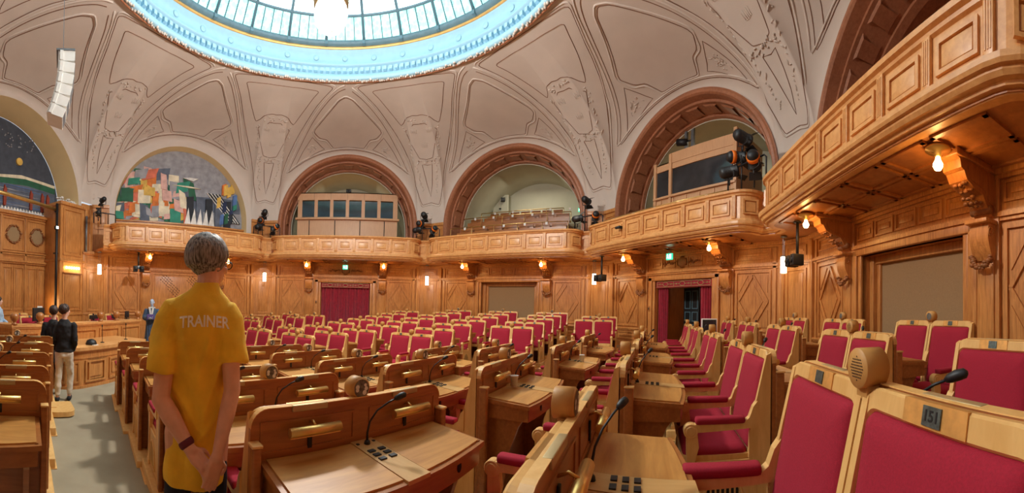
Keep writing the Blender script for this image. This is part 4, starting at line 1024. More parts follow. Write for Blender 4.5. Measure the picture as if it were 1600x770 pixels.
def make_desk(label, full=True):
    t = thing('oak_double_desk', label, 'desk')
    hw = .632
    P = [(-hw, 0), (hw, 0)] + [(hw - .09 + .09 * cos(a), 1.055 + .09 * sin(a)) for a in [PI / 2 * k / 6 for k in range(7)]] + [(-hw + .09 - .09 * sin(a), 1.055 + .09 * cos(a)) for a in [PI / 2 * k / 6 for k in range(7)]]
    mb = MB(); mb.prism(P, -.092, -.064, 'y')
    if full:
        for sx in (-1, 1):
            mb.frame(*sorted((sx * .05, sx * .585)), .93, 1.085, .012, -.098, -.092)
            mb.box(sx * .595, sx * .64, -.155, -.09, 0, .985, 0, .01); mb.box(sx * .59, sx * .645, -.16, -.09, .985, 1.0, 1, .006)
    mb.obj('back_panel', [M['desk'], M['light']], t)
    top = P[1:]; cap = MB(); o = [(x, -.098, z) for x, z in P[2:]] ; q = [(x, -.060, z) for x, z in P[2:]]
    o2 = [(x * 1.002, y, z + .004) for x, y, z in o]; q2 = [(x * 1.002, y, z + .004) for x, y, z in q]; n = len(o)
    cap.add(o + q + o2 + q2, [(i, i + 1, 2 * n + i + 1, 2 * n + i) for i in range(n - 1)] + [(n + i, n + i + 1, 3 * n + i + 1, 3 * n + i) for i in range(n - 1)] + [(2 * n + i, 2 * n + i + 1, 3 * n + i + 1, 3 * n + i) for i in range(n - 1)] + [(i, i + 1, n + i + 1, n + i) for i in range(n - 1)], 0, False)
    cap.obj('panel_cap', M['light'], t)
    def front(x): return -.50 - .05 * (1 - (x / .57) ** 2)
    def zt(y): return .905 + (y + .12) * .07
    def slab(x0, x1, ya, yb, th, mi, mb, inset=0):
        m = 8; A = [(x0 + (x1 - x0) * k / m) for k in range(m + 1)]
        vs = []
        for dz in (0, -th):
            vs += [(x, ya, zt(ya) + mi[1] + dz) for x in A] + [(x, front(x) + yb, zt(front(x) + yb) + mi[1] + dz) for x in A]
        h = m + 1; f = []
        for i in range(m): f += [(i, i + 1, h + i + 1, h + i), (2 * h + i, 2 * h + i + 1, 3 * h + i + 1, 3 * h + i), (h + i, h + i + 1, 3 * h + i + 1, 3 * h + i), (i, i + 1, 2 * h + i + 1, 2 * h + i)]
        f += [(0, h, 3 * h, 2 * h), (m, h + m, 3 * h + m, 2 * h + m)]
        mb.add(vs, f, mi[0])
    mb = MB(); slab(-.585, .585, -.09, 0, .03, (0, -.006), mb); mb.obj('desk_top', M['light'] if not full else M['desk'], t)
    for sx in (-1, 1):
        mb = MB(); slab(*sorted((sx * .075, sx * .555)), -.105, .03, .02, (0, .004), mb); mb.obj('writing_leaf', M['top'], t)
    if full:
        mb = MB(); slab(-.07, .07, -.095, .0, .02, (0, .006), mb)
        for i in range(3):
            for sx in (-1, 1): yy = -.23 - .045 * i; mb.box(sx * .014, sx * .052, yy - .016, yy + .010, zt(yy) + .004, zt(yy) + .012, 1)
        for sx in (-1, 1): mb.box(sx * .045, sx * .06, -.145, -.13, .90, .914, 1)
        mb.obj('console_strip', [M['strip'], M['black']], t)
    mb = MB(); m = 10; A = [-.56 + 1.12 * k / m for k in range(m + 1)]; vs = []
    for yo in (.02, .05):
        for z in (.745, .87): vs += [(x, front(x) + yo, z) for x in A]
    h = m + 1; f = []
    for i in range(m):
        for q in (0, 2): f.append((q * h + i, q * h + i + 1, (q + 1) * h + i + 1, (q + 1) * h + i))
        f.append((i, i + 1, 2 * h + i + 1, 2 * h + i))
    mb.add(vs, f, 0)
    for sx in (-1, 1): mb.box(sx * .545, sx * .565, -.48, -.09, .745, .88)
    mb.box(-.56, .56, -.48, -.09, .745, .755)
    if full:
        for sx in (-1, 1):
            x = sx * .33; mb.lathe([(.018, 0), (.018, .004), (0, .004)], 12, 1, Matrix.Translation((x, front(x) + .02, .81)) @ Matrix.Scale(1.6, 4, (0, 0, 1)) @ Matrix.Rotation(PI / 2, 4, 'X'))
    mb.obj('apron', [M['desk'], M['dark']], t)
    for sx in (-1, 1):
        mb = MB(); mb.prism([(-.09, 0), (-.26, 0), (-.30, .04), (-.26, .12), (-.30, .45), (-.38, .68), (-.43, .75), (-.09, .75)], sx * .50 - .018, sx * .50 + .018, 'x'); mb.obj('support_leg', M['desk'], t)
    # loudspeaker drum astride the top
    d = MB(); Rm = Matrix.Translation((0, -.045, 1.192)) @ Matrix.Rotation(-PI / 2, 4, 'X')
    d.lathe([(0, -.042), (.052, -.042), (.056, -.039), (.056, -.035), (.061, -.035), (.061, .039), (.059, .042), (0, .042)], 28, 0, Rm); d.box(-.03, .03, -.08, -.02, 1.10, 1.14)
    d = d.obj('speaker_drum', M['drum'], t)
    g = MB(); g.lathe([(0, -.0435), (.050, -.0435)], 24, 0, Rm)
    if full:
        rnd = random.Random(9)
        for i in range(5): a = rnd.uniform(0, 6.28); g.lathe([(0, -.045), (rnd.uniform(.009, .015), -.045)], 10, 1, Rm @ Matrix.Translation((.03 * cos(a), .03 * sin(a), 0)))
        for i in range(-4, 5):
            for j in range(-4, 5):
                x, z = (i + (j % 2) * .5) * .0088, j * .0088
                if math.hypot(x, z) < .036: g.lathe([(0, .0435), (.0028, .0435)], 6, 2, Rm @ Matrix.Translation((x, z, 0)))
    g.obj('drum_grille', [M['grill'], M['white'], M['dark']], d)
    mic = MB()
    mic.tube([(.0, -.15, .90), (.0, -.15, .97), (.008, -.16, 1.03), (.035, -.185, 1.09), (.085, -.22, 1.135), (.12, -.242, 1.155)], [.008, .006, .005, .005, .005, .005], 7); mic.lathe([(.018, 0), (.014, .02), (.007, .025)], 12, 0, Matrix.Translation((0, -.15, .905)))
    mic.tube([(.112, -.237, 1.15), (.122, -.243, 1.157), (.14, -.255, 1.168), (.158, -.267, 1.176), (.165, -.271, 1.178)], [.008, .015, .018, .016, .006], 10)
    mic.obj('microphone', M['black'], t)
    if full:
        for sx in (-1, 1):
            x = sx * .32; l = MB(); l.tube([(x - .14, -.16, 1.04), (x - .139, -.16, 1.04), (x + .139, -.16, 1.04), (x + .14, -.16, 1.04)], [.018, .024, .024, .018], 14)
            l.box(x - .138, x + .138, -.165, -.14, 1.012, 1.022); l.tube([(x, -.092, 1.06), (x, -.125, 1.075), (x, -.155, 1.06)], .006, 6)
            l = l.obj('reading_lamp', M['brass'], t)
            k = MB(); k.box(x - .012, x + .012, -.102, -.092, .93, 1.035, 0, .003); k.obj('lamp_stem', M['black'], l)
            b = MB(); b.box(x - .10, x + .10, -.101, -.070, 1.118, 1.1505, 0, .004); b.obj('brass_plate', M['pale'], t)
    return t
def make_back(label):
    t = thing('oak_seat_back_panel', label, 'panel'); MB().prism(rrect(1.264, 1.145, .08, 5, 0, .5725, (.01, .01, .09, .09)), -.092, -.064, 'y').obj('back_panel', M['desk'], t)
    Rm = Matrix.Translation((0, -.045, 1.192)) @ Matrix.Rotation(-PI / 2, 4, 'X'); d = MB(); d.lathe([(0, -.042), (.056, -.039), (.061, -.035), (.061, .039), (0, .042)], 24, 0, Rm); d.box(-.03, .03, -.08, -.02, 1.10, 1.14)
    d = d.obj('speaker_drum', M['drum'], t); MB().lathe([(0, .0435), (.04, .0435)], 20, 0, Rm).obj('drum_grille', M['grill'], d)
    return t
CH = {-1: make_chair((-1, 1), 'x'), 1: make_chair((1,), 'x')}
DESK = {1: make_desk('x', True), 0: make_desk('x', False)}; BACK = make_back('x')
_used = set()
def put(proto, loc, rz, label, group):
    if id(proto) not in _used:
        _used.add(id(proto)); proto.location = loc; proto.rotation_euler.z = rz; proto['label'] = label
        if group: proto['group'] = group
        return proto
    return dup(proto, loc, rz, label, group)
ORD = ['first', 'second', 'third', 'fourth', 'fifth', 'sixth', 'seventh', 'eighth', 'ninth', 'tenth']
PLAT = MB()
def fl(k): return -.1 * k if k <= 4 else {5: -.44, 6: -.47, 7: -.49}[k]
def unit(P, rz, z, where, bank, full, desk=True, skip=()):
    R = Matrix.Rotation(rz, 3, 'Z'); P = Vector((P[0], P[1], z))
    px = {}
    for sx in (-1, 1): q = _w2h @ (P + R @ Vector((sx * .316, 0, 1)) - CAMP); px[sx] = math.atan2(q.x, q.y)
    for sx in (-1, 1):
        if sx in skip: continue
        nm = 'left' if px[sx] < px[-sx] else 'right'
        put(CH[sx], P + R @ Vector((sx * .316, 0, 0)), rz, 'crimson armchair, %s of pair, %s' % (nm, where), 'armchairs of the ' + bank)
    if desk: put(DESK[1 if full else 0], P, rz, 'oak double desk, %s' % where, 'desks of the ' + bank)
    else: put(BACK, P, rz, 'oak seat back with drum, %s' % where, 'seat backs of the ' + bank)
    Tm = Matrix.Translation(P) @ Matrix.Rotation(rz, 4, 'Z')
    PLAT.box(-.69, .69, -.44, .60, -.14, -.0, 0, .012, Tm); PLAT.box(-.71, .71, -.45, .615, -.24, -.11, 0, 0, Tm)
FIX = {(2, 0): (.737, -5.347, .625, -.245), (1, 0): (1.489, -6.209, .79, -.14), (0, 0): (1.83, -7.19, .705, .05), (2, 1): (2.107, -4.176, .778, -.215)}    # units turned a little out of line
def gridpos(k, j):
    P = N * (ROW0 - ROWD * k) + T * ((-3.385 + 1.958 * j) * (1 - .0206 * k) - .005 * k)
    sh = {4: .05, 5: .17, 6: .30, 7: .42}.get(k, 0) * (1.0 if j == 0 else .55 if j == 1 else .2)
    P = P - T * sh
    if (k, j) in FIX: P = Vector((FIX[(k, j)][0], FIX[(k, j)][1], 0))
    return P
near = [(k, 0) for k in range(-1, 8)] + [(k, 1) for k in range(-2, 7)] + [(k, 2) for k in range(-2, 5)] + [(k, 3) for k in range(-2, 3)] + [(-1, 4), (0, 4)]
for k, j in near:
    where = '%s from aisle, %s row from back, near seats' % (ORD[j], ORD[k + 2])
    fx = FIX.get((k, j), (0, 0, PH, fl(k)))
    unit(gridpos(k, j), fx[2], fx[3], where, 'near seats', True, k > -2)
far = [(k, 0) for k in range(-1, 7)] + [(k, 1) for k in range(-2, 7)] + [(k, 2) for k in range(-2, 5)] + [(k, 3) for k in range(-2, 3)] + [(-1, 4), (0, 4)]
for k, j in far:
    sv, FIX = FIX, {}; P = gridpos(k, j); FIX = sv; P = Vector((P.x, -P.y, 0))
    where = '%s from left, %s row from back, far seats' % (ORD[j], ORD[k + 2])
    unit(P, PI - PH, fl(k), where, 'far seats', False, k > -2)
for o in bpy.data.objects:
    if o.get('label') == 'oak double desk, first from aisle, third row from back, near seats':
        for ch in o.children:
            if ch.name.startswith('microphone'): ch.scale.x = -1.2
# left wing beside the aisle: rows that face the rostrum squarely
WA = math.atan2(.80, .59)
for n_, (x, y, z) in enumerate(((-1.15, -5.78, -.30), (-1.88, -5.14, -.38), (-2.62, -4.50, -.40), (-3.35, -3.85, -.40), (-4.08, -3.19, -.40))):
    wt = Vector((.59, .80, 0)); P = Vector((x, y, 0)) - wt * .64
    unit(P, WA, z, 'aisle end of the %s row, left block' % ('nearest', 'second nearest', 'middle', 'second farthest', 'farthest')[n_], 'left block', True)
for c_, L in enumerate((((-1.06, 6.65, -.13), (-1.71, 6.0, -.2), (-2.38, 5.39, -.27), (-3.09, 4.88, -.33)), ((-2.1, 6.95, -.12), (-2.72, 6.25, -.18), (-3.34, 5.62, -.24)))):
    for n_, (x, y, z) in enumerate(L):
        unit((x, y), PI - .83, z, '%s row from back, %s file of far left wing' % (ORD[n_], ('inner', 'outer')[c_]), 'far left wing', False, False)
struct(PLAT, 'trim_21', M['light'])
s_ = struct(MB().prism(rrect(.62, .46, .16, 6, 0, 0, (.05, .16, .16, .05)), -.08, .0, 'z').prism(rrect(.5, .36, .1, 5, -.03, 0), -.2, -.08, 'z'), 'trim_22', M['light'], (-3.72, -3.32, -.42), math.radians(-35))

# ---- numerals on the nearest plate, cups, small things
def text_mesh(s, size):
    cu = bpy.data.curves.new('t', 'FONT'); cu.body = s; cu.size = size; cu.extrude = .0006; cu.offset = size * .022; cu.align_x = 'CENTER'; cu.align_y = 'CENTER'
    o = bpy.data.objects.new('t', cu); COL.objects.link(o); dg = bpy.context.evaluated_depsgraph_get(); me = bpy.data.meshes.new_from_object(o.evaluated_get(dg)); bpy.data.objects.remove(o); return me
near_right = [o for o in bpy.data.objects if o.get('label') == 'crimson armchair, right of pair, first from aisle, third row from back, near seats'][0]
me = text_mesh('151', .036); me.transform(Matrix(((1, 0, 0, 0), (0, 0, 1, 0), (0, 1, 0, 0), (0, 0, 0, 1))))
for v in me.vertices: x, y, z = v.co; v.co = LP(-x, .707 + z, .0085 + y)
me.materials.append(M['black']); o = bpy.data.objects.new('numerals', me); COL.objects.link(o); o.parent = [c for c in near_right.children if c.name.startswith('number_plate')][0]
def cup(loc, label, mat):
    t = tag(MB().lathe([(0, 0), (.028, 0), (.038, .10), (.040, .10), (.037, .094), (.027, .006), (0, .006)], 20).obj('paper_cup', M[mat], None, loc), label, 'cup')
def on_desk(k, j, x, y):
    return gridpos(k, j) + Matrix.Rotation(PH, 3, 'Z') @ Vector((x, y, 0)) + Vector((0, 0, fl(k) + .909 + (y + .12) * .07))
cup(on_desk(2, 1, -.13, -.20), 'paper cup on the desk in front of the aisle end, beside the microphone', 'white')
cup(on_desk(2, 2, -.02, -.33), 'white paper cup on the desk further back', 'white')
bag = thing('red_tin', 'red patterned tin standing on a seat behind the desks', 'tin', gridpos(-2, 2) + T * -.45 + Vector((0, 0, fl(-2) + .49)) - N * .32)
MB().lathe([(.085, 0), (.09, .01), (.09, .15), (.085, .16), (0, .16)], 20).obj('tin_body', M['red'], bag); MB().lathe([(.092, .05), (.092, .07)], 20, caps=False).obj('tin_band', M['white'], bag)
mon = thing('screen_stand', 'dark screen with white edge standing at the open doorway', 'screen', (8.75, -1.95, base_z(8.75, -1.95)), math.radians(-40))
MB().box(-.22, .22, -.02, .02, .88, 1.30, 0, .01).obj('screen_frame', M['white'], mon); MB().box(-.19, .19, -.026, -.02, .91, 1.27).obj('screen_glass', M['glassd'], mon); MB().tube([(0, 0, 0), (0, 0, .9)], .02, 8).lathe([(.18, 0), (.18, .02), (0, .03)], 20).obj('screen_post', M['grey'], mon)

# ------------------------------------------------------------------ rostrum
def along(mb, P, z0, z1, npan, off=.0, mi=0, w=.045):
    """panel frames standing on the outside of a plan polyline"""
    for (a, b), n in zip(zip(P, P[1:]), npan):
        a, b = Vector((a[0], a[1], 0)), Vector((b[0], b[1], 0)); d = b - a; L = d.length; ang = math.atan2(d.y, d.x)
        Tm = Matrix.Translation(a) @ Matrix.Rotation(ang, 4, 'Z'); s_ = L / n
        for i in range(n):
            m = MB(); m.frame(s_ * i + .07, s_ * (i + 1) - .07, z0, z1, w, -.035, .01); m.box(s_ * i + .18, s_ * (i + 1) - .18, -.02, .01, z0 + .11, z1 - .11, 0, .01)
            mb.add([Tm @ Vector(v) for v in m.v], m.f, mi)
def rostrum():
    zf = -.62
    t = thing('rostrum_front_desk', 'curved oak front desk of the rostrum with two microphones', 'desk', (-5.2, -.8, zf))
    A = [(-5.55, -2.45)] + [(-5.25 + .62 * sin(a), -1.75 - .62 * cos(a)) for a in [PI / 2 * k / 10 for k in range(11)]] + [(-4.58, -1.1), (-4.62, -.3), (-4.74, .62)]
    c0 = Vector((-5.2, -.8, zf))
    def loc(mb): mb.v = [(x - c0.x, y - c0.y, z - c0.z) for x, y, z in mb.v]; return mb
    B = [(-5.85, .75), (-5.85, -2.45)]
    def out(P, d):
        o = []
        for i, p in enumerate(P):
            a, b = Vector(P[max(i - 1, 0)]), Vector(P[min(i + 1, len(P) - 1)]); q = (b - a).normalized(); o.append((p[0] + q.y * d, p[1] - q.x * d))
        return o
    mb = MB(); mb.prism(A + B, zf, .30, 'z'); mb.prism(out(A, .03) + B, zf, zf + .16, 'z'); mb.prism(out(A, .015) + B, .12, .15, 'z')
    loc(mb).obj('desk_body', M['wall'], t)
    mb = MB(); along(mb, [A[0]] + A[4:12:3] + [A[12]], zf + .22, .08, [1, 1, 1, 1]); along(mb, [A[11], A[12], A[13], A[14]], zf + .22, .08, [1, 1, 1]); loc(mb).obj('desk_panels', M['wall'], t)
    mb = MB(); mb.prism(out(A, .06) + B, .30, .37, 'z'); mb.prism(out(A, .035) + B, .27, .30, 'z'); loc(mb).obj('desk_cap', M['par'], t)
    for x, y, lab in ((-4.95, -.85, 0), (-5.0, .15, 1)):
        m = MB(); m.lathe([(.05, .37), (.05, .385), (.01, .39)], 12, 0, Matrix.Translation((x, y, 0))); m.tube([(x, y, .38), (x - .02, y + .02, .62), (x + .04, y - .06, .78)], .008, 6); m.tube([(x + .03, y - .045, .76), (x + .05, y - .075, .80)], .016, 8); loc(m).obj('microphone', M['black'], t)
    g = thing('black_cap', 'black cloth cap lying on the curved rostrum desk', 'cap', (-4.85, -1.35, .37)); MB().lathe([(.13, 0), (.13, .04), (.10, .10), (.04, .13), (0, .135)], 16).obj('cap_crown', M['black'], g); MB().box(-.02, .16, -.08, .08, 0, .012, 0, .004).obj('cap_peak', M['white'], g)
    t = thing('rostrum_high_desk', 'long raised oak desk of the rostrum with ball finials', 'desk', (-6.2, -.2, zf)); c0 = Vector((-6.2, -.2, zf))
    A = [(-6.9, -2.75), (-6.0, -2.75), (-5.88, -2.0), (-5.88, 1.0), (-6.0, 2.2), (-6.5, 2.3)]
    Bk = [(-6.5, 2.0), (-6.3, 2.0), (-6.2, 1.0), (-6.2, -2.0), (-6.3, -2.4), (-6.9, -2.4)]
    mb = MB(); mb.prism(A + Bk, zf, .74, 'z'); loc(mb).obj('desk_body', M['wall'], t)
    mb = MB(); along(mb, A, .02, .62, [1, 1, 3, 1, 1]); loc(mb).obj('desk_panels', M['wall'], t)
    mb = MB(); mb.prism(out(A, .05) + Bk, .74, .80, 'z'); mb.prism(out(A, .025) + Bk, .70, .74, 'z'); loc(mb).obj('desk_cap', M['par'], t)
    for x, y in ((-6.0, -2.7), (-6.0, -1.95), (-6.02, 1.0), (-6.05, 2.15), (-5.95, .2)):
        m = MB(); m.lathe([(.07, .80), (.07, .83), (.035, .85), (.05, .88), (.095, .93), (.105, .98), (.09, 1.04), (.04, 1.075), (0, 1.08)], 18, 0, Matrix.Translation((x, y, 0))); loc(m).obj('ball_finial', M['wall2'], t)
    struct(MB().box(-10.8, -5.9, -2.7, 2.3, -.75, -.28).box(-5.9, -5.2, -2.95, -2.5, -.75, -.45), 'trim_23', M['carpet'])
    struct(MB().box(-6.0, -5.5, -3.2, -2.5, -.75, -.32, 0, .01).box(-5.5, -5.1, -3.2, -2.5, -.75, -.47, 0, .01), 'trim_24', M['light'])
    for y, x, w in ((-1.57, -6.9, 'first from the left'), (-.85, -6.9, 'second from the left'), (1.06, -6.9, 'third from the left'), (1.85, -6.9, 'rightmost'), (-1.9, -8.3, 'against the wall, left'), (-.9, -8.3, 'against the wall, right')):
        o = dup(CH[-1], (x, y, -.19), -PI / 2, 'crimson armchair on the rostrum, ' + w, 'rostrum armchairs')
    for i, (x, y, w, h) in enumerate(((-6.42, -1.72, .44, .34), (-6.42, .35, .44, .12), (-6.42, 1.35, .44, .12), (-6.42, 1.95, .26, .22))):
        t = thing('desk_monitor', 'black %s on the high rostrum desk, %s' % (('upright monitor', 'low screen', 'low screen', 'tilted screen')[i], ('behind the people', 'left of the third armchair', 'right of the third armchair', 'at its right end')[i]), 'monitor', (-6.35, y, .80), PI / 2 + .2)
        MB().box(-w / 2, w / 2, -.02, .02, .04, .04 + h, 0, .01).obj('monitor_screen', M['black'], t); MB().box(-.08, .08, -.06, .06, 0, .02, 0, .005).box(-.03, .03, .0, .03, .0, .2).obj('monitor_foot', M['black'], t)
        if i == 0: MB().box(-.02, .18, .021, .024, .1, .42).obj('lit_image', M['white'], t)
    t = thing('desk_lamp', 'small brass desk lamp glowing behind the rostrum desk', 'lamp', (-6.9, -.45, .3)); m = MB(); m.lathe([(.1, 0), (.1, .02), (.015, .04), (.015, .40), (0, .4)], 16); m.obj('lamp_stand', M['brass'], t); MB().lathe([(.13, .38), (.10, .46), (.03, .5), (0, .5)], 16, caps=False).obj('lamp_shade', M['gold'], t)
    MB().lathe([(.0, .36), (.04, .38), (.04, .42), (0, .44)], 10).obj('bulb', M['bulb'], t)
    c_ = curtain_mesh(-.5, .5, 0, 2.0, 0, 6); tag(c_.obj('curtain', M['curtain'], None, WP('west', -.68, .6, -.2), WR('west')), 'dark crimson curtain on the wall behind the rostrum, far left', 'curtain')
    lamp('wall_washer', 'AREA', WP('west', 1.6, .5, 1.2), 9, (1, .66, .28), .5, rot=(PI / 2, 0, WR('west') + PI + .6))
rostrum()
# ------------------------------------------------------------------ people
from mathutils import noise
SKIN = plain('skin', (222, 168, 140), 0.5, var=0.04, scale=20); SKIN2 = plain('skin_pale', (226, 180, 156), 0.5, var=0.03)
CL = dict(yellow=plain('yellow_cotton', (242, 196, 50), 0.85, var=0.06, scale=9, bump=0.1, bscale=300), navy=plain('navy_denim', (22, 28, 44), 0.85, var=0.1), black=plain('black_cloth', (24, 24, 28), 0.8, var=0.1),
          cream=plain('cream_trousers', (214, 204, 186), 0.85, var=0.04), blue=plain('light_blue_shirt', (170, 196, 220), 0.85), robe=plain('slate_blue_robe', (62, 82, 108), 0.8, var=0.1), maroon=plain('maroon_band', (96, 18, 40), 0.7),
          print=plain('pale_print', (255, 248, 236), 0.8, var=0.04), purple=plain('purple_book', (92, 70, 130), 0.6), face=plain('pale_mannequin', (176, 190, 210), 0.5))
def hairmat(name, a, b):
    m, t, bs = _mat(name); tc = t.nodes.new('ShaderNodeTexCoord'); mp = t.nodes.new('ShaderNodeMapping'); mp.inputs['Scale'].default_value = (60, 60, 9)
    n = t.nodes.new('ShaderNodeTexNoise'); n.inputs['Scale'].default_value = 2.0; n.inputs['Detail'].default_value = 4
    r = t.nodes.new('ShaderNodeValToRGB'); r.color_ramp.elements[0].position = .38; r.color_ramp.elements[1].position = .66
    r.color_ramp.elements[0].color = lin(*a); r.color_ramp.elements[1].color = lin(*b)
    t.links.new(tc.outputs['Object'], mp.inputs['Vector']); t.links.new(mp.outputs['Vector'], n.inputs['Vector']); t.links.new(n.outputs['Fac'], r.inputs['Fac']); t.links.new(r.outputs['Color'], bs.inputs['Base Color'])
    bs.inputs['Roughness'].default_value = .55; return m
HAIRG = hairmat('grey_hair', (58, 52, 50), (166, 160, 156)); HAIRB = hairmat('brown_hair', (34, 22, 16), (84, 58, 42))
def ell(mb, c, r, R=None, seg=16, rings=10):
    Tm = Matrix.Translation(c) @ (R.to_4x4() if R else Matrix.Identity(4)) @ Matrix.Diagonal((r[0], r[1], r[2], 1))
    mb.lathe([(sin(PI * i / rings) if 0 < i < rings else 0, -cos(PI * i / rings)) for i in range(rings + 1)], seg, 0, Tm, caps=False)
def capsule(mb, pts, rad, seg=12):
    P = [Vector(p) for p in pts]
    path, rr = [], []
    d0 = (P[0] - P[1]).normalized(); d1 = (P[-1] - P[-2]).normalized()
    for k in range(5): a = PI / 2 * (k / 5); path.append(P[0] + d0 * rad[0] * cos(a)); rr.append(max(rad[0] * sin(a), 1e-4))
    for i, p in enumerate(P):
        path.append(p); rr.append(rad[i])
        if i + 1 < len(P):
            for q in (1, 2, 3): t = q / 4; path.append(p.lerp(P[i + 1], t)); rr.append(rad[i] * (1 - t) + rad[i + 1] * t)
    for k in range(1, 6): a = PI / 2 * (k / 5); path.append(P[-1] + d1 * rad[-1] * sin(a)); rr.append(max(rad[-1] * cos(a), 1e-4))
    mb.tube(path, rr, seg)
def loft(mb, S, seg=28):
    """elliptical sections (cx, cy, z, rx, ry)"""
    vs = [(cx + rx * cos(2 * PI * k / seg), cy + ry * sin(2 * PI * k / seg), z) for cx, cy, z, rx, ry in S for k in range(seg)]
    n = len(S); fs = [(j * seg + k, j * seg + (k + 1) % seg, (j + 1) * seg + (k + 1) % seg, (j + 1) * seg + k) for j in range(n - 1) for k in range(seg)]
    mb.add(vs, fs + [tuple(range(seg))[::-1], tuple(range((n - 1) * seg, n * seg))], 0, True)
def fuse(mb, name, mat, voxel, parent=None, loc=(0, 0, 0), rz=0, smooth=3, fn=None):
    o = mb.obj(name + '_tmp', mat); m = o.modifiers.new('r', 'REMESH'); m.mode = 'VOXEL'; m.voxel_size = voxel; m.use_smooth_shade = True
    if smooth: q = o.modifiers.new('s', 'SMOOTH'); q.iterations = smooth; q.factor = .5
    dg = bpy.context.evaluated_depsgraph_get(); me = bpy.data.meshes.new_from_object(o.evaluated_get(dg)); old = o.data; bpy.data.objects.remove(o); bpy.data.meshes.remove(old)
    me.name = name; me.materials.clear(); me.materials.append(mat)
    if fn:
        ns = [v.normal.copy() for v in me.vertices]
        for v, nn in zip(me.vertices, ns): v.co = fn(v.co.copy(), nn)
    me.polygons.foreach_set('use_smooth', [True] * len(me.polygons)); me.update()
    o = bpy.data.objects.new(name, me); COL.objects.link(o); o.location = loc; o.rotation_euler.z = rz
    if parent is not None: o.parent = parent
    return o
def head(mb, c, R, s=1.0):
    """head with face; face looks along R @ +y"""
    def E(p, r): ell(mb, Vector(c) + R @ (Vector(p) * s), [v * s for v in r], R)
    E((0, -.012, .02), (.074, .092, .095)); E((0, .03, -.045), (.056, .062, .07)); E((0, .055, -.092), (.028, .026, .024))
    E((0, .082, .030), (.05, .018, .014)); E((0, .100, -.010), (.011, .016, .026)); E((0, .112, -.026), (.015, .014, .011)); E((0, .088, -.062), (.024, .012, .008)); E((0, .086, -.072), (.020, .012, .007))
    for sx in (-1, 1): E((sx * .036, .070, -.022), (.022, .02, .02)); E((sx * .078, -.004, -.012), (.010, .022, .033)); E((sx * .080, -.012, .002), (.012, .016, .016))
def eyes(par, c, R, s=1.0):
    m = MB()
    for sx in (-1, 1): ell(m, Vector(c) + R @ (Vector((sx * .032, .081, .008)) * s), (.012 * s, .009 * s, .008 * s), R, 10, 6)
    m.obj('eyes', M['white'], par); m = MB()
    for sx in (-1, 1): ell(m, Vector(c) + R @ (Vector((sx * .032, .0885, .008)) * s), (.0055 * s, .003 * s, .0055 * s), R, 8, 5)
    m.obj('irises', M['black'], par)
def hand(mb, w, d, n, side, s=1.0, curl=.5, spread=.10):
    """w wrist point, d direction of the palm, n direction the palm faces, side +1 / -1 puts the thumb on +(d x n) / -(d x n)"""
    w, d, n = Vector(w), Vector(d).normalized(), Vector(n).normalized(); n = (n - d * n.dot(d)).normalized(); u = d.cross(n)
    for q in (-.026, -.009, .009, .026): capsule(mb, [w + u * q * .6 * s, w + d * .045 * s + u * q * s, w + d * .092 * s + u * q * s], [.017 * s, .016 * s, .0125 * s], 8)
    for i, (q, L) in enumerate(((-.030, .062), (-.010, .074), (.010, .080), (.030, .072))):
        q *= side; p = w + d * .092 * s + u * q * s; dd = (d + u * q * spread * 12).normalized(); pts = [p]
        for j, f in enumerate((.42, .33, .25)):
            a = curl * (.5 + j * .45); ax = (dd * cos(a) + n * sin(a)).normalized(); p = p + ax * L * f * s; pts.append(p)
        capsule(mb, pts, [.0098 * s, .0092 * s, .0085 * s, .0075 * s], 8)
    p = w + d * .025 * s + u * side * .026 * s; t1 = p + (d * .6 + u * side * .75 + n * .25).normalized() * .04 * s; t2 = t1 + (d * .85 + u * side * .3 + n * .45).normalized() * .032 * s; t3 = t2 + (d + n * .5).normalized() * .026 * s
    capsule(mb, [p, t1, t2, t3], [.015 * s, .012 * s, .0105 * s, .009 * s], 8)
def hairshell(par, c, R, mat, s=1.0, tuft=.018, n=420, low=-.045, seed=1, grow=1.0):
    mb = MB(); rnd = random.Random(seed)
    ell(mb, Vector(c) + R @ (Vector((0, -.020, .030)) * s), (.083 * s, .098 * s, .100 * s), R, 24, 16)
    o = mb
    for _ in range(n):
        a, b = rnd.uniform(-PI, PI), rnd.uniform(-.35, 1)
        th = math.acos(max(-1, min(1, b))); v = Vector((sin(th) * cos(a), sin(th) * sin(a), cos(th)))
        if v.y > .45 and v.z < .45: continue
        if v.z < low * 10 + .1 and v.y > 0.1: continue
        a0, d0, sw = math.atan2(v.y, v.x), math.acos(max(-1, min(1, v.z))), rnd.uniform(-.25, .25); pts = []
        for k in range(5):                                   # combed strand lying on the skull, falling away from the crown
            th = d0 + tuft * 6.5 * k * grow; aa = a0 + sw * k / 4; lift = .003 + .006 * sin(PI * k / 5)
            w_ = Vector((sin(th) * cos(aa), sin(th) * sin(aa), cos(th))); pts.append(Vector(c) + R @ ((Vector((0, -.020, .030)) + Vector((w_.x * (.082 + lift), w_.y * (.097 + lift), w_.z * (.099 + lift)))) * s))
            if th > 2.05: break
        if len(pts) < 2: continue
        n_p = len(pts); capsule(o, pts, [.0075 * s * (1 - .6 * k / (n_p - 1)) for k in range(n_p)], 6)
    def cut(co, nn): return co
    return fuse(o, 'hair', mat, .0048 * s, par, smooth=1, fn=cut)

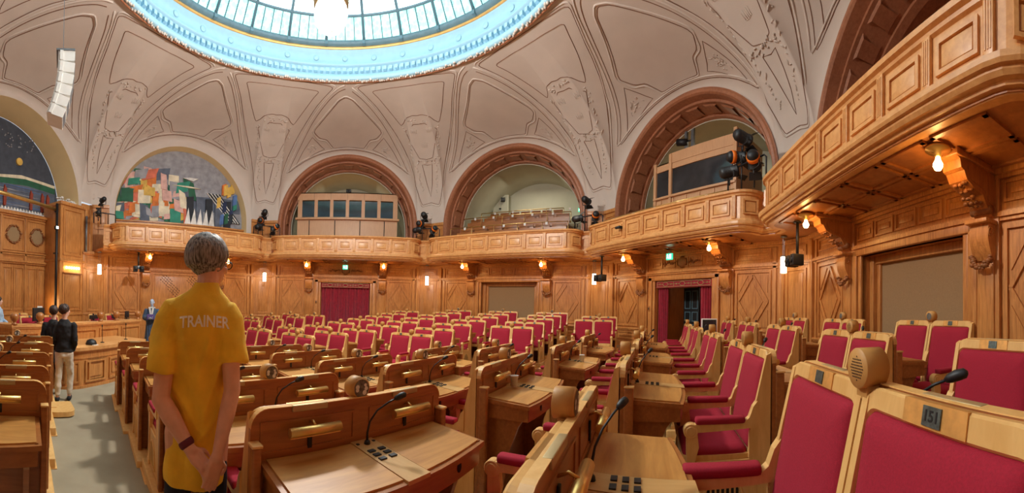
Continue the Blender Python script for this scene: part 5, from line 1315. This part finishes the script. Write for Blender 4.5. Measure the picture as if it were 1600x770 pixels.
def trainer():
    az = math.radians(-25.7); base = Vector((-.0315, -5.7255, -.13)); rz = -az
    hR = Matrix.Rotation(math.radians(-52), 3, 'Z') @ Matrix.Rotation(math.radians(-6), 3, 'X'); hc = Vector((.045, .035, 1.735))
    b = MB()
    head(b, hc, hR, 1.03); capsule(b, [(.03, -.01, 1.50), (.035, .0, 1.60), (.042, .02, 1.68)], [.066, .058, .056])
    loft(b, [(0, 0, .80, .13, .10), (0, 0, 1.0, .125, .095), (.005, 0, 1.2, .13, .095), (.01, 0, 1.4, .15, .10), (.02, 0, 1.50, .13, .085), (.03, 0, 1.56, .06, .055)])
    LS, LE, LW = Vector((-.150, -.01, 1.47)), Vector((-.182, -.085, 1.045)), Vector((-.028, -.172, .835))
    RS, RE, RW = Vector((.150, -.01, 1.46)), Vector((.168, -.10, 1.10)), Vector((.098, -.190, .815))
    capsule(b, [LS, LS.lerp(LE, .5), LE], [.056, .053, .046]); capsule(b, [LE, LE.lerp(LW, .35), LW], [.048, .049, .030])
    capsule(b, [RS, RS.lerp(RE, .5), RE], [.054, .048, .042]); capsule(b, [RE, RE.lerp(RW, .35), RW], [.042, .041, .027])
    hand(b, LW, (.60, -.10, -.62), (.25, .30, -.75), 1, 1.0, .75, .06)
    hand(b, RW, (-.22, -.03, -1), (-.35, .9, 0), 1, 1.02, .22, .10)
    for sx in (-1, 1): capsule(b, [(sx * .085, 0, .86), (sx * .095, .015, .48), (sx * .10, -.015, .09)], [.085, .055, .04])
    body = fuse(b, 'person', SKIN, .0065, None, base, rz, 2)
    tag(body, 'person in a yellow t-shirt seen from behind, hands clasped at the back', 'person')
    eyes(body, hc, hR, 1.03)
    s_ = MB()
    loft(s_, [(-.004, 0, .615, .166, .128), (-.004, 0, .66, .170, .132), (-.003, 0, .76, .166, .128), (0, 0, .90, .156, .120), (.002, 0, 1.05, .148, .112), (.003, 0, 1.18, .150, .112), (.003, 0, 1.30, .160, .116), (.003, 0, 1.42, .172, .118), (.006, 0, 1.49, .168, .108), (.014, -.002, 1.545, .135, .088), (.024, -.004, 1.585, .095, .074), (.032, -.006, 1.615, .072, .066), (.035, -.006, 1.635, .066, .063)])
    s_.tube([(-.09, 0, 1.50), (-.125, 0, 1.485), (-.154, -.008, 1.435), (-.167, -.02, 1.37), (-.176, -.038, 1.28), (-.184, -.055, 1.175)], [.05, .074, .078, .078, .080, .084], 18)
    s_.tube([(.09, 0, 1.50), (.125, 0, 1.48), (.150, -.008, 1.43), (.160, -.022, 1.37), (.168, -.04, 1.30), (.175, -.058, 1.225)], [.05, .070, .074, .073, .073, .076], 18)
    def wr(co, nn):
        f = .0
        if co.z < 1.45: f += .014 * sin(co.x * 46 + 6 * noise.noise(co * 3) + co.z * 7) * noise.noise(Vector((co.x * 4, co.y * 4, co.z * 2.2)))
        f = max(f, -.004)
        f += .018 * noise.noise(Vector((co.x * 9 + co.z * 5, co.y * 9, co.z * 4.5)))
        for x0, z0, x1, z1, A in ((.06, 1.50, -.02, 1.02, .011), (-.10, 1.44, .03, .98, .009), (.13, 1.36, .02, .92, .010), (-.13, 1.12, .05, .86, .012), (.14, 1.05, -.04, .80, .012), (-.03, 1.30, .05, .84, .008), (-.12, .92, .06, .72, .010), (.10, 1.46, .10, 1.10, .009)):
            dx, dz = x1 - x0, z1 - z0; q = max(0, min(1, ((co.x - x0) * dx + (co.z - z0) * dz) / (dx * dx + dz * dz))); e = math.hypot(co.x - x0 - q * dx - .012 * sin(q * 5), co.z - z0 - q * dz)
            if co.y < .02: f += A * sin(PI * (.12 + .8 * q)) * math.exp(-(e / .017) ** 2)
        d = math.exp(-((co.x + .9 * (co.z - 1.05) * .4) / .05) ** 2) * .006 if .75 < co.z < 1.35 else 0
        return co + nn * (f + d)
    shirt = fuse(s_, 'shirt', CL['yellow'], .0075, body, smooth=4, fn=wr)
    # printed word across the back, laid on the cloth
    me = text_mesh('TRAINER', .078); bv = BVHTree.FromPolygons([v.co for v in shirt.data.vertices], [p.vertices for p in shirt.data.polygons])
    bm = bmesh.new(); bm.from_mesh(me); bmesh.ops.triangulate(bm, faces=bm.faces); bmesh.ops.subdivide_edges(bm, edges=[e for e in bm.edges if e.calc_length() > .008], cuts=2, use_grid_fill=False)
    xs = [v.co.x for v in bm.verts]; w = max(xs) - min(xs)
    for v in bm.verts:
        x = v.co.x / w * .245 + .025; z = 1.425 + v.co.y * 1.0 + .012 * cos((x - .025) * 12)
        hit = bv.ray_cast(Vector((x, -1, z)), Vector((0, 1, 0)))
        y = hit[0].y if hit[0] else -.1; v.co = Vector((x, y - .0022 - (.0008 if v.co.z > 0 else 0), z))
    bm.to_mesh(me); bm.free(); me.materials.append(CL['print']); o = bpy.data.objects.new('shirt_lettering', me); COL.objects.link(o); o.parent = body
    m = MB()
    for q in ((-.256, -.062, 1.295), (-.262, -.05, 1.275)): m.prism([(q[0], q[2]), (q[0] + .05, q[2] + .018), (q[0] + .02, q[2] + .03)], -.125, -.118, 'y')
    t = MB(); loft(t, [(-.0, 0, .60, .13, .10), (0, 0, .75, .134, .10), (0, 0, .9, .125, .095), (0, 0, .98, .115, .09)])
    for sx in (-1, 1): capsule(t, [(sx * .085, 0, .80), (sx * .09, .01, .62), (sx * .098, .012, .46), (sx * .10, -.012, .09)], [.074, .076, .068, .058])
    fuse(t, 'trousers', CL['navy'], .011, body, smooth=2)
    for sx in (-1, 1):
        f = MB(); capsule(f, [(sx * .10, -.05, .045), (sx * .105, .06, .045), (sx * .11, .17, .035)], [.045, .048, .036]); fuse(f, 'shoe', CL['black'], .01, body, smooth=2, fn=lambda co, nn: Vector((co.x, co.y, max(co.z, .0))))
    hairshell(body, hc, hR, HAIRG, 1.13, .020, 620, seed=3)
    d = (LW - LE).normalized(); wb = MB(); up = d.orthogonal().normalized(); w2 = d.cross(up); c_ = LW - d * .035
    wb.tube([c_ + d * (-.018 + .036 * k / 6) for k in range(7)], [.033, .0375, .0385, .0385, .038, .037, .032], 20); wb.obj('wristband', CL['maroon'], body)
    g = MB(); P = lambda x, y, z: hc + hR @ (Vector((x, y, z)) * 1.03)
    for sx in (-1, 1):
        g.tube([P(sx * .034 + .024 * cos(a), .106, .006 + .019 * sin(a)) for a in [2 * PI * k / 18 for k in range(18)]], .0028, 6, 0, True); g.tube([P(sx * .058, .104, .012), P(sx * .078, .07, .012), P(sx * .084, .0, .012), P(sx * .084, -.02, -.002)], .003, 6)
    g.tube([P(-.01, .108, .008), P(0, .112, .012), P(.01, .108, .008)], .0025, 6); g.obj('glasses', M['black'], body)
trainer()

def simple_person(base, rz, label, H_, top, bottom, hairm, hc, hrot, arms, legs, coat=None, skirt=False, hairlong=False, shoes=True):
    k = H_ / 1.75; b = MB(); hR = Matrix.Rotation(hrot, 3, 'Z'); hcv = Vector(hc) * k
    S = lambda *p: tuple(Vector(p) * k)
    head(b, hcv, hR, .95 * k); capsule(b, [S(0, 0, 1.40), S(0, .01, 1.50), tuple(hcv + Vector((0, -.01, -.06)) * k)], [.055 * k, .05 * k, .048 * k])
    loft(b, [tuple(v * k for v in q) for q in ((0, 0, .86, .13, .095), (0, 0, 1.05, .115, .085), (0, 0, 1.25, .14, .095), (0, 0, 1.38, .13, .08), (0, 0, 1.44, .05, .045))], 20)
    for A in arms:
        capsule(b, [S(*p) for p in A[:3]], [.042 * k, .036 * k, .026 * k], 10); hand(b, S(*A[2]), A[3], A[4], A[5], .95 * k, .5)
    for L in legs: capsule(b, [S(*p) for p in L], [.075 * k, .05 * k, .036 * k], 10)
    body = fuse(b, 'person', SKIN2, .011, None, base, rz, 2); tag(body, label, 'person'); eyes(body, hcv, hR, .95 * k)
    s_ = MB(); z1 = .62 if coat else .88
    sec = [(0, 0, z1, .17, .13), (0, 0, .95, .155, .118), (0, 0, 1.08, .142, .108), (0, 0, 1.25, .165, .118), (0, 0, 1.36, .165, .105), (0, 0, 1.42, .12, .08), (0, 0, 1.47, .062, .058)]
    loft(s_, [tuple(v * k for v in q) for q in sec], 20)
    for A in arms: capsule(s_, [S(*A[0]), S(*A[1]), tuple(Vector(S(*A[1])).lerp(Vector(S(*A[2])), .88))], [.066 * k, .056 * k, .044 * k], 10)
    wr = lambda co, nn: co + nn * (.014 * noise.noise(co * 8) + .007 * noise.noise(co * 19))
    fuse(s_, 'jacket' if coat is None else 'coat', top, .012, body, smooth=3, fn=wr)
    t = MB(); loft(t, [tuple(v * k for v in q) for q in ((0, 0, .80, .15, .115), (0, 0, .9, .155, .12), (0, 0, 1.0, .135, .10))], 20)
    for L in legs: capsule(t, [S(*L[0]), S(*L[1]), tuple(Vector(S(*L[1])).lerp(Vector(S(*L[2])), .86))], [.092 * k, .066 * k, .05 * k], 10)
    fuse(t, 'trousers', bottom, .012, body, smooth=2, fn=wr)
    for L in legs:
        x, y, z = L[2]; f = MB(); capsule(f, [S(x, y - .05, .045), S(x * 1.05, y + .06, .045), S(x * 1.1, y + .16, .035)], [.042 * k, .045 * k, .034 * k], 10); fuse(f, 'shoe', CL['black'], .011, body, smooth=1, fn=lambda co, nn: Vector((co.x, co.y, max(co.z, 0))))
    hairshell(body, hcv, hR, hairm, .98 * k, .024, 260, seed=int(H_ * 100))
    if hairlong:
        m = MB(); ell(m, hcv + hR @ Vector((0, -.10, .05)) * k, (.05 * k, .045 * k, .05 * k), hR); fuse(m, 'hair_bun', hairm, .009, body, smooth=1)
    return body
simple_person((-4.19, -2.81, -.52), math.radians(42), 'person in black jacket and cream trousers standing by the rostrum, hand in pocket', 1.84, CL['black'], CL['cream'], HAIRB, (0, .015, 1.62), -.9,
              [((.165, -.01, 1.36), (.20, -.05, 1.10), (.16, .06, .90), (-.25, .35, -.9), (-1, 0, 0), 1), ((-.165, -.01, 1.36), (-.20, -.04, 1.10), (-.17, .10, .92), (.2, .5, -.8), (1, 0, 0), -1)],
              [((.08, 0, .86), (.12, .09, .48), (.10, .06, .09)), ((-.08, 0, .86), (-.09, .0, .48), (-.10, -.05, .09))], hairlong=False)
simple_person((-4.72, -2.62, -.52), math.radians(45), 'person in long black coat half hidden behind the one in cream trousers', 1.80, CL['black'], CL['black'], HAIRB, (0, .015, 1.62), -.2,
              [((.165, -.01, 1.36), (.21, -.02, 1.08), (.19, .06, .84), (0, .2, -1), (-1, 0, 0), 1), ((-.165, -.01, 1.36), (-.21, -.02, 1.08), (-.19, .06, .84), (0, .2, -1), (1, 0, 0), -1)],
              [((.08, 0, .86), (.09, .02, .48), (.10, 0, .09)), ((-.08, 0, .86), (-.09, .02, .48), (-.10, 0, .09))], coat=True)
simple_person((-7.35, -2.30, -.28), math.radians(-60), 'person with curly brown hair in light blue shirt at the left edge of the rostrum', 1.74, CL['blue'], CL['navy'], HAIRB, (0, .015, 1.62), .3,
              [((.165, -.01, 1.36), (.21, .02, 1.10), (.12, .24, 1.02), (-.5, .8, .1), (0, 0, -1), 1), ((-.165, -.01, 1.36), (-.21, .02, 1.10), (-.12, .24, 1.02), (.5, .8, .1), (0, 0, -1), -1)],
              [((.08, 0, .86), (.09, .02, .48), (.10, 0, .09)), ((-.08, 0, .86), (-.09, .02, .48), (-.10, 0, .09))])
def mannequin():
    t = thing('robed_mannequin', 'mannequin in long slate robe holding a purple book, right of the rostrum', 'mannequin', (-6.25, 3.28, -.52), math.radians(-70) + PI / 2 - PI)
    t.rotation_euler.z = math.radians(-115) + PI / 2 - .5
    t.rotation_euler.z = math.radians(205)
    b = MB(); loft(b, [(0, 0, .30, .25, .17), (0, 0, .6, .235, .16), (0, 0, 1.1, .20, .15), (0, 0, 1.45, .205, .145), (0, 0, 1.58, .20, .12), (0, 0, 1.66, .13, .09), (0, 0, 1.72, .06, .06)])
    for sx in (-1, 1): capsule(b, [(sx * .2, 0, 1.58), (sx * .26, .02, 1.32), (sx * .13, .20, 1.30)], [.08, .085, .085])
    fuse(b, 'robe', CL['robe'], .014, t, smooth=3, fn=lambda co, nn: co + nn * (.016 * sin(math.atan2(co.y, co.x) * 11 + noise.noise(co * 3) * 2) * (1.6 - co.z) * .7 + .01 * noise.noise(co * 7)))
    h = MB(); head(h, Vector((0, .02, 1.88)), Matrix.Identity(3), 1.05); capsule(h, [(0, 0, 1.66), (0, .0, 1.82)], [.055, .052]); hand(h, (.10, .25, 1.30), (-.6, .7, .1), (-.6, 0, .5), 1, 1.0, .6); hand(h, (-.10, .25, 1.30), (.6, .7, .1), (.6, 0, .5), -1, 1.0, .6)
    fuse(h, 'mannequin_figure', CL['face'], .010, t, smooth=1)
    m = MB(); m.prism([(-.10, 1.70), (-.03, 1.72), (.0, 1.45), (-.05, 1.43)], .115, .15, 'y'); m.prism([(.10, 1.70), (.03, 1.72), (.0, 1.45), (.05, 1.43)], .115, .15, 'y'); m.tube([(.11 * cos(a), .02 + .10 * sin(a), 1.69) for a in [2 * PI * k / 20 for k in range(20)]], .022, 6, 0, True); m.obj('white_collar', M['white'], t)
    MB().box(-.13, .13, .28, .32, 1.28, 1.46, 0, .008).obj('purple_book', CL['purple'], t)
    m = MB(); m.lathe([(.24, 0), (.24, .05), (.20, .08), (.17, .30), (0, .32)], 24); m.obj('display_stand', M['white'], t)
mannequin()
